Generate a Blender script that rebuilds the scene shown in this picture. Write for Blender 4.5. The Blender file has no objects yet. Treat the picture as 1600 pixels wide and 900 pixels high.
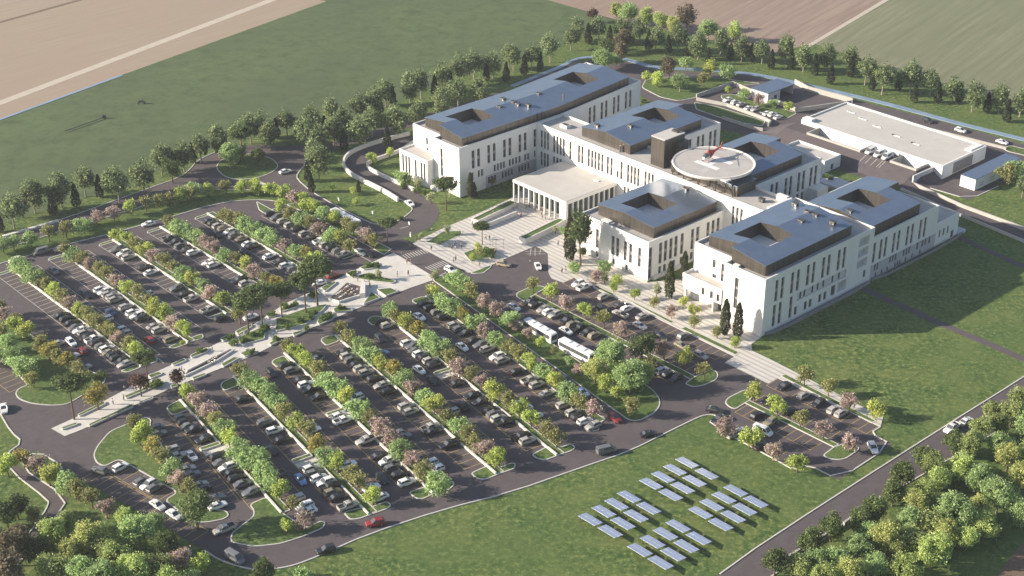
import bpy, bmesh, math, random
from mathutils import Vector, Matrix, Euler, noise
from mathutils.geometry import tessellate_polygon
random.seed(7)
SC = bpy.context.scene
COL = SC.collection
R = math.radians
# ------------------------------------------------------------------ camera (survey of the site)
FPX, PITCH, ROLL, CH = 2320.0, R(27.449), R(-.357), 200.0
fw = Vector((0, math.cos(PITCH), -math.sin(PITCH)))
_rt = Vector((1, 0, 0)); _up = _rt.cross(fw)
rt = _rt*math.cos(ROLL) + _up*math.sin(ROLL)
up = -_rt*math.sin(ROLL) + _up*math.cos(ROLL)
def G(u, v, z=0.0):
    "survey point: image point on the level plane z -> site coordinates"
    d = fw*FPX + rt*(u-800) - up*(v-450)
    t = (CH-z)/-d.z
    return Vector((d.x*t, d.y*t, z))
def PX(p):
    d = Vector(p) - Vector((0, 0, CH)); w = d.dot(fw)
    return 800 + FPX*d.dot(rt)/w, 450 - FPX*d.dot(up)/w
cd = bpy.data.cameras.new('camera'); cam = bpy.data.objects.new('camera', cd); COL.objects.link(cam)
cd.sensor_width = 36; cd.lens = FPX/1600*36; cd.clip_start = 1; cd.clip_end = 6000
cam.matrix_world = Matrix(((rt.x, up.x, -fw.x, 0), (rt.y, up.y, -fw.y, 0), (rt.z, up.z, -fw.z, CH), (0, 0, 0, 1)))
SC.camera = cam
# ------------------------------------------------------------------ light
SUN_EL, SUN_AZ = R(20.8), R(2.0)     # elevation, heading of the shadows
w = bpy.data.worlds.new('World'); SC.world = w; w.use_nodes = True
nt = w.node_tree; bg = nt.nodes['Background']
sky = nt.nodes.new('ShaderNodeTexSky'); sky.sky_type = 'NISHITA'; sky.sun_disc = False
sky.sun_elevation = SUN_EL; sky.sun_rotation = R(90) - (SUN_AZ + math.pi); sky.air_density = 1.0; sky.dust_density = 1.2; sky.altitude = 100
nt.links.new(sky.outputs[0], bg.inputs[0]); bg.inputs[1].default_value = 0.086
sd = bpy.data.lights.new('sun', 'SUN'); sd.energy = 5.0; sd.angle = R(.6); sd.color = (1.0, .89, .74)
so = bpy.data.objects.new('sun', sd); COL.objects.link(so)
dv = Vector((math.cos(SUN_EL)*math.cos(SUN_AZ), math.cos(SUN_EL)*math.sin(SUN_AZ), -math.sin(SUN_EL)))
so.rotation_euler = dv.to_track_quat('-Z', 'Y').to_euler()
so.location = (-200, 400, 200)
SC.view_settings.view_transform = 'Standard'; SC.view_settings.look = 'None'; SC.view_settings.gamma = 1
SC.view_settings.exposure = 1.08
SC.cycles.max_bounces = 6; SC.cycles.diffuse_bounces = 3; SC.cycles.glossy_bounces = 3; SC.cycles.transparent_max_bounces = 4
SC.cycles.caustics_reflective = False; SC.cycles.caustics_refractive = False
# ------------------------------------------------------------------ materials
MATS = {}
def mat(name, base=(.5,.5,.5), rough=.8, metal=0.0, spec=.3):
    m = bpy.data.materials.new(name); m.use_nodes = True
    b = m.node_tree.nodes['Principled BSDF']
    b.inputs['Base Color'].default_value = (*base, 1); b.inputs['Roughness'].default_value = rough
    b.inputs['Metallic'].default_value = metal; b.inputs['Specular IOR Level'].default_value = spec
    MATS[name] = m
    return m
def N(m, t, **kw):
    n = m.node_tree.nodes.new(t)
    for k, v in kw.items(): setattr(n, k, v)
    return n
def LK(m, a, b): m.node_tree.links.new(a, b)
def ramp(m, fac, stops):
    r = N(m, 'ShaderNodeValToRGB'); e = r.color_ramp.elements
    while len(e) < len(stops): e.new(.5)
    for i, (p, c) in enumerate(stops): e[i].position = p; e[i].color = (*c, 1)
    LK(m, fac, r.inputs[0]); return r.outputs[0]
def wpos(m, scale=(1,1,1), rot=0):
    g = N(m, 'ShaderNodeNewGeometry'); r_ = N(m, 'ShaderNodeMapping'); mp = N(m, 'ShaderNodeMapping')
    r_.inputs['Rotation'].default_value = (0, 0, rot); mp.inputs['Scale'].default_value = scale
    LK(m, g.outputs['Position'], r_.inputs[0]); LK(m, r_.outputs[0], mp.inputs[0]); return mp.outputs[0]
def noise_n(m, vec, scale, detail=4, rough=.6, dist=0):
    n = N(m, 'ShaderNodeTexNoise'); n.inputs['Scale'].default_value = scale; n.inputs['Detail'].default_value = detail
    n.inputs['Roughness'].default_value = rough; n.inputs['Distortion'].default_value = dist
    LK(m, vec, n.inputs['Vector']); return n.outputs[0]
def mixc(m, fac, a, b, mode='MIX'):
    x = N(m, 'ShaderNodeMix', data_type='RGBA', blend_type=mode)
    for s, val in ((x.inputs[0], fac), (x.inputs[6], a), (x.inputs[7], b)):
        if isinstance(val, (int, float)): s.default_value = val
        elif isinstance(val, tuple): s.default_value = (*val, 1)
        else: LK(m, val, s)
    return x.outputs[2]
def bc(m, sock): LK(m, sock, m.node_tree.nodes['Principled BSDF'].inputs['Base Color'])
def bump(m, h, strength=.3, dist=.1):
    b = N(m, 'ShaderNodeBump'); b.inputs['Strength'].default_value = strength; b.inputs['Distance'].default_value = dist
    LK(m, h, b.inputs['Height']); LK(m, b.outputs[0], m.node_tree.nodes['Principled BSDF'].inputs['Normal'])
def noisy(name, c0, c1, scale, rough=.85, metal=0, sc=(1,1,1), rot=0, c2=None, scale2=.05, bmp=0, spec=.25):
    m = mat(name, c0, rough, metal, spec); v = wpos(m, sc, rot)
    c = ramp(m, noise_n(m, v, scale), [(.3, c0), (.7, c1)])
    if c2:
        f = ramp(m, noise_n(m, wpos(m), scale2, 3), [(.35, (0,0,0)), (.7, (1,1,1))])
        c = mixc(m, f, c, mixc(m, .55, c, c2))
    bc(m, c)
    if bmp: bump(m, noise_n(m, v, scale*2), bmp)
    return m
def grass(name, a, b, d, fine=1.1, k=1.0):
    m = mat(name, a, .95, 0, .12); v = wpos(m)
    n1 = noise_n(m, v, fine*.42, 8, .78); n2 = noise_n(m, v, .10, 9, .78, .4); n3 = noise_n(m, v, .018, 3, .6)
    c = ramp(m, n1, [(.36, tuple(x*(1-.55*k) for x in a)), (.5, a), (.63, tuple(x*(1+.45*k) for x in (b if k > .6 else a)))])
    c = mixc(m, ramp(m, n2, [(.41, (0,0,0)), (.61, (1,1,1))]), c, mixc(m, .6, c, b))
    c = mixc(m, ramp(m, n3, [(.4, (0,0,0)), (.62, (1,1,1))]), c, mixc(m, .5, c, d))
    bc(m, c); bump(m, n1, .35, .12)
    return m
grass('lawn', (.058,.108,.031), (.175,.195,.066), (.078,.128,.041), 1.8)
grass('meadow', (.082,.116,.052), (.122,.152,.068), (.078,.100,.055), .4, .55)
grass('verge', (.066,.115,.036), (.145,.180,.062), (.080,.130,.042), 2.2)
m = mat('asphalt', (.05,.05,.05), .9, 0, .25); v = wpos(m)
c = ramp(m, noise_n(m, v, .35, 6, .7, .5), [(.3, (.090,.075,.079)), (.7, (.122,.103,.106))])
c = mixc(m, ramp(m, noise_n(m, wpos(m, (1,.22,1), R(48)), .5, 4), [(.5, (0,0,0)), (.75, (.6,.6,.6))]), c, (.130,.110,.112))
c = mixc(m, ramp(m, noise_n(m, v, 5, 3, .7), [(.42, (0,0,0)), (.6, (.35,.35,.35))]), c, (.056,.051,.056))
bc(m, c)
m = noisy('concrete_pave', (.56,.53,.49), (.66,.625,.575), .8, .85, c2=(.42,.40,.37), scale2=.08)
m = mat('striped_pave', (.6,.6,.6), .85, 0, .2)
ts = N(m, 'ShaderNodeSeparateXYZ'); LK(m, wpos(m, (1,1,1), R(48.1)), ts.inputs[0])
mm = N(m, 'ShaderNodeMath', operation='MULTIPLY'); mm.inputs[1].default_value = 1/1.75; LK(m, ts.outputs[1], mm.inputs[0])
mf = N(m, 'ShaderNodeMath', operation='FRACT'); LK(m, mm.outputs[0], mf.inputs[0])
st = ramp(m, mf.outputs[0], [(.0, (.40,.375,.35)), (.33, (.40,.375,.35)), (.36, (.59,.555,.505)), (1, (.59,.555,.505))])
bc(m, mixc(m, ramp(m, noise_n(m, wpos(m), .5, 5), [(.35, (0,0,0)), (.7, (.5,.5,.5))]), st, (.45,.42,.39)))
noisy('render_white', (.705,.69,.66), (.765,.75,.72), .25, .75, c2=(.65,.635,.61), scale2=.12, sc=(1,1,.35))
noisy('render_grey', (.50,.49,.50), (.56,.55,.56), .6, .8)
noisy('render_mid', (.40,.39,.41), (.46,.45,.47), .6, .8)
noisy('wall_stone', (.36,.34,.31), (.43,.41,.375), .7, .85)
noisy('plinth_grey', (.20,.195,.20), (.26,.25,.25), .8, .85)
noisy('roof_deck', (.40,.375,.35), (.48,.455,.425), .35, .85, c2=(.36,.34,.33), scale2=.15)
noisy('roof_pale', (.47,.445,.41), (.53,.50,.46), .3, .85, c2=(.43,.41,.385), scale2=.1)
m = mat('metal_clad', (.16,.145,.13), .38, .75, .5); v = wpos(m, (1,1,.05))
bc(m, ramp(m, noise_n(m, v, 1.6, 4), [(.3, (.112,.100,.088)), (.7, (.185,.165,.143))]))
m = mat('metal_roof', (.14,.16,.20), .32, .6, .5); v = wpos(m)
bc(m, ramp(m, noise_n(m, v, .25, 4), [(.3, (.165,.212,.295)), (.7, (.200,.252,.340))]))
mat('glass_dark', (.075,.08,.088), .1, 0, .6)
mat('glass_hall', (.06,.075,.075), .08, 0, .5)
mat('frame_grey', (.20,.19,.185), .5)
noisy('spandrel', (.24,.205,.185), (.32,.28,.25), 1.5, .6)
noisy('kerb_stone', (.48,.46,.43), (.60,.575,.54), 1.5, .85)
noisy('wall_white', (.60,.57,.53), (.72,.69,.64), .7, .8)
noisy('channel_concrete', (.26,.35,.48), (.32,.41,.53), .15, .25, metal=.25)  # smooth concrete, the blue of mirrored sky put into its base colour
mat('line_white', (.55,.52,.47), .8); mat('line_yellow', (.46,.33,.13), .8)
noisy('soil', (.12,.085,.06), (.2,.14,.1), 2, .95)
TH = math.atan2(*(G(1385,0)-G(1270,68)).yx)
def field(name, c0, c1, c2, rot, s=.6):
    m = mat(name, c0, .95, 0, .1)
    a = noise_n(m, wpos(m, (1,.03,1), rot), s, 5, .7); b = noise_n(m, wpos(m), .012, 4, .6, 1); d = noise_n(m, wpos(m), .6, 4, .7)
    c = ramp(m, a, [(.40, c0), (.60, c1)]); c = mixc(m, ramp(m, b, [(.4, (0,0,0)), (.65, (.8,.8,.8))]), c, c2)
    bc(m, mixc(m, ramp(m, d, [(.4, (0,0,0)), (.7, (.35,.35,.35))]), c, c0)); return m
field('field_tan', (.300,.240,.180), (.345,.280,.215), (.325,.245,.185), R(90-46), .9)
field('field_pink', (.240,.180,.145), (.320,.245,.198), (.280,.200,.160), R(90)-TH, .45)
field('field_green', (.160,.170,.100), (.235,.230,.150), (.165,.180,.105), R(90)-TH, .40)
noisy('dirt_track', (.44,.38,.31), (.50,.44,.36), .3, .95)
# car paint takes the colour of the object
m = mat('car_paint', (.5,.5,.5), .28, 0, .5); oi = N(m, 'ShaderNodeObjectInfo'); bc(m, oi.outputs['Color'])
m.node_tree.nodes['Principled BSDF'].inputs['Coat Weight'].default_value = .5
mat('tyre', (.02,.02,.02), .85); mat('rim', (.35,.35,.36), .35, .8); mat('lamp', (.75,.75,.72), .15); mat('lamp_red', (.35,.02,.02), .25)
mat('chassis', (.03,.03,.03), .7)
m = mat('plastic_white', (.72,.72,.72), .5)
mat('red_paint', (.55,.045,.02), .35); mat('steel', (.28,.27,.26), .4, .8); mat('dark_steel', (.09,.085,.08), .5, .5)
mat('skin', (.45,.28,.2), .6)
m = mat('cloth', (.3,.3,.3), .9); oi = N(m, 'ShaderNodeObjectInfo'); bc(m, oi.outputs['Color'])
mat('hair', (.04,.025,.015), .7)
m = mat('pv_cell', (.54,.57,.70), .2, .35, .9)  # pale blue of the reflected sky painted into the cell colour
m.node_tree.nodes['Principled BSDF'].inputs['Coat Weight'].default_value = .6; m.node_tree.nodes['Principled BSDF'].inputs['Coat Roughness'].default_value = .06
mat('pv_frame', (.62,.64,.68), .35, .6)
noisy('bark', (.11,.075,.055), (.17,.12,.09), 3, .95); noisy('bark_pale', (.26,.21,.17), (.34,.29,.24), 3, .95)
def leaf(name, cols, tr=.48):
    m = mat(name, cols[0], .75, 0, .2); g = N(m, 'ShaderNodeNewGeometry')
    stops = [(i/max(1, len(cols)-1), c) for i, c in enumerate(cols)]
    c = ramp(m, g.outputs['Random Per Island'], stops)
    oi = N(m, 'ShaderNodeObjectInfo'); h = N(m, 'ShaderNodeHueSaturation')
    mr = N(m, 'ShaderNodeMapRange'); mr.inputs[3].default_value = 1.0; mr.inputs[4].default_value = 1.4
    LK(m, oi.outputs['Random'], mr.inputs[0]); LK(m, mr.outputs[0], h.inputs['Value']); LK(m, c, h.inputs['Color'])
    bc(m, h.outputs[0])
    b = m.node_tree.nodes['Principled BSDF']; t = N(m, 'ShaderNodeBsdfTranslucent'); mx = N(m, 'ShaderNodeMixShader')
    LK(m, h.outputs[0], t.inputs[0]); mx.inputs[0].default_value = tr
    LK(m, b.outputs[0], mx.inputs[1]); LK(m, t.outputs[0], mx.inputs[2])
    LK(m, mx.outputs[0], m.node_tree.nodes['Material Output'].inputs[0]); return m
leaf('leaf_emerald', [(.150,.230,.085), (.30,.41,.165), (.50,.60,.30)])
leaf('leaf_lime', [(.175,.230,.045), (.390,.475,.115), (.640,.690,.250)])
leaf('leaf_yellow', [(.184,.216,.043), (.410,.454,.119), (.626,.637,.238)])
leaf('leaf_olive', [(.108,.120,.042), (.252,.264,.102), (.456,.432,.204)])
leaf('leaf_pink', [(.149,.149,.069), (.310,.270,.190), (.575,.448,.402), (.414,.276,.380)])
leaf('leaf_orange', [(.13,.15,.05), (.26,.28,.09), (.34,.31,.10), (.50,.32,.09)])
leaf('leaf_dark', tr=.30, cols=[(.049,.074,.027), (.092,.128,.046), (.162,.203,.074)])
leaf('leaf_border', [(.072,.104,.047), (.163,.215,.104), (.351,.403,.195)])
leaf('leaf_cypress', tr=.15, cols=[(.016,.026,.014), (.030,.042,.022), (.05,.055,.028)])
leaf('leaf_cyp', tr=.12, cols=[(.020,.028,.012), (.045,.055,.024), (.085,.085,.035)])
leaf('leaf_biglime', [(.175,.235,.070), (.345,.43,.140), (.56,.62,.27)])
leaf('leaf_bigyellow', [(.19,.235,.075), (.39,.425,.145), (.62,.63,.27)])
leaf('leaf_bigolive', [(.12,.165,.058), (.265,.315,.115), (.46,.50,.22)])
leaf('leaf_brown', [(.070,.042,.030), (.120,.070,.050), (.18,.11,.08)])
leaf('leaf_pale', [(.21,.25,.13), (.34,.37,.21), (.46,.46,.29)])
leaf('leaf_shrub', [(.07,.12,.032), (.13,.20,.055), (.22,.28,.09)])
leaf('leaf_rust', [(.10,.09,.055), (.15,.13,.08), (.21,.165,.12)])
# ------------------------------------------------------------------ mesh helper
class MB:
    def __init__(s): s.v = []; s.f = []; s.m = []; s.mats = []
    def mi(s, mt):
        if mt not in s.mats: s.mats.append(mt)
        return s.mats.index(mt)
    def add(s, vs, fs, mt):
        k = len(s.v); s.v += [Vector(p) for p in vs]; i = s.mi(mt)
        for f in fs: s.f.append([k+j for j in f]); s.m.append(i)
    def quad(s, a, b, c, d, mt): s.add([a, b, c, d], [(0,1,2,3)], mt)
    def box(s, c, size, mt, rz=0, taper=1.0):
        x, y, z = [q/2 for q in size]; co, si = math.cos(rz), math.sin(rz); vs = []
        for dz, t in ((-z, 1), (z, taper)):
            for dx, dy in ((-x,-y), (x,-y), (x,y), (-x,y)):
                dx *= t; dy *= t
                vs.append((c[0]+dx*co-dy*si, c[1]+dx*si+dy*co, c[2]+dz))
        s.add(vs, [(3,2,1,0), (4,5,6,7), (0,1,5,4), (1,2,6,5), (2,3,7,6), (3,0,4,7)], mt)
    def bx(s, x0, x1, y0, y1, z0, z1, mt): s.box(((x0+x1)/2, (y0+y1)/2, (z0+z1)/2), (x1-x0, y1-y0, z1-z0), mt)
    def prism(s, poly, z0, z1, mt, top=None, bottom=False):
        poly = [Vector((p[0], p[1], 0)) for p in poly]
        if area(poly) < 0: poly.reverse()
        n = len(poly); lo = [(p.x, p.y, z0) for p in poly]; hi = [(p.x, p.y, z1) for p in poly]
        s.add(lo+hi, [(i, (i+1) % n, n+(i+1) % n, n+i) for i in range(n)], mt)
        s.add(hi, tri(poly), top or mt)
        if bottom: s.add(lo, [t[::-1] for t in tri(poly)], mt)
    def sheet(s, poly, z, mt):
        poly = [Vector((p[0], p[1], 0)) for p in poly]
        if area(poly) < 0: poly.reverse()
        s.add([(p.x, p.y, z) for p in poly], tri(poly), mt)
    def tube(s, pts, rs, mt, n=6, cap=True):
        pts = [Vector(p) for p in pts]; k = len(pts)
        if isinstance(rs, (int, float)): rs = [rs]*k
        vs = []
        for i, p in enumerate(pts):
            d = (pts[min(i+1, k-1)] - pts[max(i-1, 0)]).normalized()
            a = d.cross(Vector((0,0,1)) if abs(d.z) < .95 else Vector((1,0,0))).normalized(); b = d.cross(a)
            for j in range(n):
                t = 2*math.pi*j/n; vs.append(p + (a*math.cos(t) + b*math.sin(t))*rs[i])
        fs = [(i*n+j, i*n+(j+1) % n, (i+1)*n+(j+1) % n, (i+1)*n+j) for i in range(k-1) for j in range(n)]
        if cap: fs += [tuple(range(n))[::-1], tuple(range((k-1)*n, k*n))]
        s.add(vs, [f[::-1] for f in fs], mt)
    def loft(s, rings, mt, cap=True):
        n = len(rings[0]); k = len(rings); vs = [p for r in rings for p in r]
        fs = [(i*n+j, i*n+(j+1) % n, (i+1)*n+(j+1) % n, (i+1)*n+j) for i in range(k-1) for j in range(n)]
        if cap: fs += [tuple(range(n))[::-1], tuple(range((k-1)*n, k*n))]
        s.add(vs, fs, mt)
    def ribbon(s, pts, wid, z0, z1, mt, closed=False):
        "raised strip along a polyline"
        pts = [Vector((p[0], p[1], 0)) for p in pts]; n = len(pts); L_, R_ = [], []
        for i, p in enumerate(pts):
            if closed: a, b = pts[i-1], pts[(i+1) % n]
            else: a, b = pts[max(i-1, 0)], pts[min(i+1, n-1)]
            d1 = (p-a); d2 = (b-p)
            d1 = d1.normalized() if d1.length > 1e-6 else d2.normalized()
            d2 = d2.normalized() if d2.length > 1e-6 else d1
            t = (d1+d2); t = t.normalized() if t.length > 1e-4 else d1
            nn = Vector((-t.y, t.x, 0)); c = max(.45, nn.dot(Vector((-d1.y, d1.x, 0))))
            L_.append(p + nn*wid/2/c); R_.append(p - nn*wid/2/c)
        m_ = n if closed else n-1
        vs = [(q.x, q.y, zz) for i in range(n) for q, zz in ((R_[i], z0), (R_[i], z1), (L_[i], z1), (L_[i], z0))]
        fs = []
        for i in range(m_):
            j = (i+1) % n
            for q in range(3): fs.append((i*4+q, j*4+q, j*4+q+1, i*4+q+1))
        if not closed: fs += [(0,1,2,3), ((n-1)*4+3, (n-1)*4+2, (n-1)*4+1, (n-1)*4)]
        s.add(vs, fs, mt)
    def mesh(s, name, smooth=False):
        me = bpy.data.meshes.new(name); me.from_pydata([tuple(p) for p in s.v], [], s.f)
        for mt in s.mats: me.materials.append(MATS[mt])
        me.polygons.foreach_set('material_index', s.m)
        if smooth: me.polygons.foreach_set('use_smooth', [True]*len(s.f))
        me.update(); return me
    def build(s, name, parent=None, smooth=False, off=None):
        if off is not None: s.v = [p-off for p in s.v]
        return link(name, s.mesh(name, smooth), parent)
def area(p):
    return sum(p[i].x*p[(i+1) % len(p)].y - p[(i+1) % len(p)].x*p[i].y for i in range(len(p)))/2
def tri(poly):
    out = []
    for t in tessellate_polygon([poly]):
        a, b, c = [poly[i] for i in t]
        out.append(t if (b-a).cross(c-a).z > 0 else t[::-1])
    return out
def link(name, me, parent=None, loc=None, rz=None):
    o = bpy.data.objects.new(name, me); COL.objects.link(o)
    if parent is not None: o.parent = parent
    if loc is not None: o.location = loc
    if rz is not None: o.rotation_euler = (0, 0, rz)
    return o
THINGS = []
def tag(o, label, cat, group=None, kind=None):
    o['label'] = label; o['category'] = cat
    if group: o['group'] = group
    if kind: o['kind'] = kind
    THINGS.append(o); return o
def empty(name, loc, rz=0, sc=1):
    o = bpy.data.objects.new(name, None); COL.objects.link(o); o.location = loc; o.rotation_euler = (0, 0, rz); o.scale = (sc,)*3
    o.empty_display_size = .5
    return o
def struct(o, label=None, kind='structure'):
    o['kind'] = kind
    if label: o['label'] = label
    return o
def gp(pts, z=0): return [G(u, v, z) for u, v in pts]
def smooth(pts, it=2, closed=True):
    "corner cutting for kerb curves"
    for _ in range(it):
        q = []; n = len(pts)
        for i in range(n if closed else n-1):
            a, b = pts[i], pts[(i+1) % n]; q += [a*.75+b*.25, a*.25+b*.75]
        if not closed: q = [pts[0]] + q + [pts[-1]]
        pts = q
    return pts
def rounded(pts, r, n=5):
    out = []; k = len(pts)
    for i in range(k):
        p = pts[i]; a = pts[i-1]-p; b = pts[(i+1) % k]-p
        d = min(r, a.length*.45, b.length*.45)
        p0 = p + a.normalized()*d; p1 = p + b.normalized()*d
        for j in range(n+1):
            t = j/n; out.append(p0*(1-t)**2 + p*2*t*(1-t) + p1*t*t)
    return out
ORD = ['', '1st', '2nd', '3rd'] + ['%dth' % i for i in range(4, 400)]
ORD[21] = '21st'; ORD[22] = '22nd'; ORD[23] = '23rd'; ORD[31] = '31st'; ORD[32] = '32nd'; ORD[33] = '33rd'; ORD[41] = '41st'; ORD[42] = '42nd'; ORD[43] = '43rd'
WORDN = ['', 'first', 'second', 'third', 'fourth', 'fifth', 'sixth', 'seventh', 'eighth']
# ================================================================== GROUND
mb = MB(); mb.sheet([(-2500,-200), (2500,-200), (2500,4000), (-2500,4000)], 0, 'lawn'); struct(mb.build('ground'))
def sheet(name, pxs, z, mt, rnd=0, bez=0):
    p = gp(pxs)
    if rnd: p = rounded(p, rnd)
    m_ = MB(); m_.sheet(p, z, mt); return struct(m_.build(name))
# far fields
def far(a, b, k): return a + (b-a)*k
e0, e1 = G(0,186), G(510,2)
d01 = (e1-e0); lft = Vector((-d01.y, d01.x, 0)).normalized()
A0 = e0-d01*2; A1 = e0+d01*1.0
mb = MB(); mb.sheet([A0, A1, A1+lft*900-d01.normalized()*30, A0+lft*900], .03, 'field_tan'); struct(mb.build('field'))
q0, q1 = G(0,161), G(430,-2); dq = q1-q0
mb = MB(); mb.ribbon([q0-dq*2, q0, q1, q1+dq*2], 4.2, 0, .06, 'dirt_track'); struct(mb.build('farm_track'))
q0, q1 = G(0,35), G(125,0); dq = q1-q0
mb = MB(); mb.ribbon([q0-dq*3, q0, q1, q1+dq*4], 2.4, 0, .05, 'soil'); struct(mb.build('farm_track'))
mdw = [G(-140,250), G(0,188), G(510,3), G(660,-60), G(845,-3), G(960,30), G(930,48), G(870,75), G(790,95), G(690,130), G(560,190), G(400,215), G(300,240), G(200,290), G(20,345), G(-140,400)]
mb = MB(); mb.sheet(mdw, .02, 'meadow'); struct(mb.build('meadow'))
b0, b1 = G(1270,68), G(1385,0); db = b1-b0
mb = MB(); mb.sheet([G(845,-3), G(960,30), G(1100,60), G(1200,85), b0, b0+db*8, G(845,-3)+db*9], .03, 'field_pink'); struct(mb.build('field'))
mb = MB(); mb.sheet([b0, G(1400,110), G(1500,140), G(1600,168), G(1900,255), G(1900,255)+db*8, b0+db*8], .035, 'field_green'); struct(mb.build('field'))
mb = MB(); mb.ribbon([b0-db*.1, b1+db*6], 2.2, 0, .08, 'dirt_track'); struct(mb.build('field_path'))
# asphalt of the hospital grounds
LOT = [(-220,500),(-120,452),(0,412),(40,401),(112,380),(175,365),(250,344),(345,316),(400,312),(430,314),(448,320),(500,343),(600,399),(612,390),(645,380),(732,427),(767,415),(800,400),(836,385),(847,390),(856,397),(857,427),(862,436),(880,442),(898,434),(1148,557),(1132,567),(1200,600),(1216,591),(1376,667),(1360,677),(1394,695),(1310,750),(1261,725),(1245,737),(1209,717),(1106,662),(1121,652),(1115,648),(1100,649),(1087,654),(1044,675),(982,706),(905,732),(800,769),(690,797),(575,835),(500,868),(470,880),(450,886),(430,889),(405,892),(375,886),(342,875),(319,860),(297,847),(175,775),(125,749),(87,738),(101,730),(57,704),(26,726),(107,779),(86,810),(10,905),(-60,905),(0,893),(67,805),(75,790),(76,782),(16,736),(9,710),(36,691),(17,675),(0,646),(-120,560)]
sheet('car_park', LOT, .03, 'asphalt')
MAIN = [(282,277),(297,265),(307,252),(337,237),(365,229),(400,226),(440,228),(480,226),(520,222),(575,208),(620,190),(700,168),(760,150),(810,137),(810,142),(760,158),(700,178),(640,200),(590,216),(540,228),(500,240),(482,252),(464,272),(464,280),(487,300),(522,320),(560,340),(587,352),(617,349),(642,332),(645,324),(632,315),(600,300),(565,283),(545,272),(537,260),(539,248),(556,236),(590,225),(640,212),(648,222),(625,237),(600,246),(578,255),(572,260),(582,270),(652,300),(682,320),(687,332),(682,345),(672,355),(650,365),(627,372),(645,380),(612,390),(492,329),(470,306),(440,300),(400,297),(312,297)]
sheet('road', MAIN, .034, 'asphalt')
sheet('perimeter_road', [(-120,405),(8,369),(92,345),(225,297),(283,276),(313,296),(215,325),(100,360),(0,391),(-120,430)], .038, 'asphalt')
sheet('access_road', [(1000,980),(1125,897),(1200,843),(1462,675),(1600,589),(1760,485),(1800,560),(1600,650),(1445,740),(1375,780),(1316,823),(1224,888),(1120,960)], .03, 'asphalt')
YARD = [(820,128),(860,112),(893,99),(930,94),(985,97),(1025,109),(1100,113),(1170,118),(1240,132),(1340,157),(1460,187),(1530,206),(1620,232),(1760,280),(1760,305),(1620,262),(1580,262),(1600,268),(1560,291),(1515,312),(1453,294),(1430,290),(1505,322),(1600,357),(1780,420),(1780,440),(1600,374),(1482,325),(1405,293),(1290,260),(1180,215),(1120,200),(1010,155),(985,140),(970,112),(930,102),(895,106),(862,119),(820,136)]
sheet('service_road', YARD, .03, 'asphalt')
# footways and squares
PLAZA = [(644,380.5),(692,357),(740,337),(795,312),(835,285),(900,290),(985,330),(1012,442),(1060,436),(1130,476),(1190,527),(1174,538),(1175,548),(1200,560),(1380,652),(1376,667),(1216,591),(1200,600),(1132,567),(1148,557),(898,434),(880,442),(862,436),(857,427),(856,397),(847,390),(836,385),(800,400),(767,415),(732,427)]
sheet('plaza', PLAZA, .09, 'striped_pave')
PROM = [(80,670),(120,652),(172,622),(195,610),(232,587),(265,572),(300,557),(325,544),(350,532),(367,522),(397,507),(445,475),(507,447),(540,430),(560,420),(615,395),(675,431),(680,437),(642,450),(602,465),(550,486),(497,509),(452,527),(400,554),(270,606),(207,635),(139,667),(120,675),(101,682)]
sheet('promenade', PROM, .12, 'concrete_pave')
for pth, wd in (([(1480,362),(1520,380),(1600,417),(1700,462)], 2.2), ([(1338,446),(1360,456),(1470,506),(1560,544),(1700,604)], 2.6)):
    mb = MB(); mb.ribbon(gp(pth), wd, 0, .05, 'asphalt'); struct(mb.build('path'))
mb = MB(); mb.ribbon(gp([(400,283),(425,294),(450,303),(463,309)]), 1.6, 0, .1, 'concrete_pave'); struct(mb.build('path'))
# kerbs along the outer edges
KERBS = [[(-120,452),(0,412),(40,401),(112,380),(175,365),(250,344),(345,316),(400,312),(430,314),(448,320)],
 [(1376,667),(1360,677),(1394,695),(1310,750),(1261,725),(1245,737),(1209,717),(1106,662),(1121,652),(1115,648),(1100,649),(1087,654),(1044,675),(982,706),(905,732),(800,769),(690,797),(575,835),(500,868),(470,880),(450,886),(430,889),(405,892),(375,886),(342,875),(319,860)],
 [(1125,897),(1200,843),(1462,675),(1600,589),(1760,485)], [(1120,960),(1224,888),(1316,823),(1375,780),(1445,740),(1600,650)],
 [(87,738),(101,730),(57,704),(26,726),(107,779),(86,810),(10,905)], [(0,893),(67,805),(75,790),(76,782),(16,736),(9,710),(36,691),(17,675),(0,646)],
 [(-120,405),(8,369),(92,345),(225,297),(282,277),(297,265),(307,252),(337,237),(365,229)], [(-120,430),(0,391),(100,360),(215,325),(313,296),(400,297),(440,300),(470,306),(492,329),(612,390)],
 [(500,240),(482,252),(464,272),(464,280),(487,300),(522,320),(560,340),(587,352),(617,349),(642,332),(645,324),(632,315),(622,310)],
 [(898,434),(1148,557)], [(1216,591),(1376,667)], [(1453,294),(1515,312),(1560,291)]]
for k in KERBS:
    mb = MB(); p = gp(k); p = smooth(p, 1, False); mb.ribbon(p, .32, 0, .17, 'kerb_stone'); struct(mb.build('kerb'))
mb = MB(); mb.ribbon(smooth(gp([(800,135),(850,115),(882,102),(900,92),(922,89),(945,90)]), 2, False), 2.2, 0, .2, 'channel_concrete'); struct(mb.build('drainage_channel'))
mb = MB(); mb.ribbon(smooth(gp([(975,92),(1005,101),(1025,106),(1090,109),(1160,114),(1200,120),(1300,142),(1400,166),(1500,194),(1600,218),(1760,262)]), 2, False), 3.0, 0, .2, 'channel_concrete'); struct(mb.build('drainage_channel'))
q0, q1 = G(0,187), G(190,118); mb = MB(); mb.ribbon([q0-(q1-q0), q0, q1], 1.3, 0, .15, 'channel_concrete'); struct(mb.build('drainage_channel'))
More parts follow.
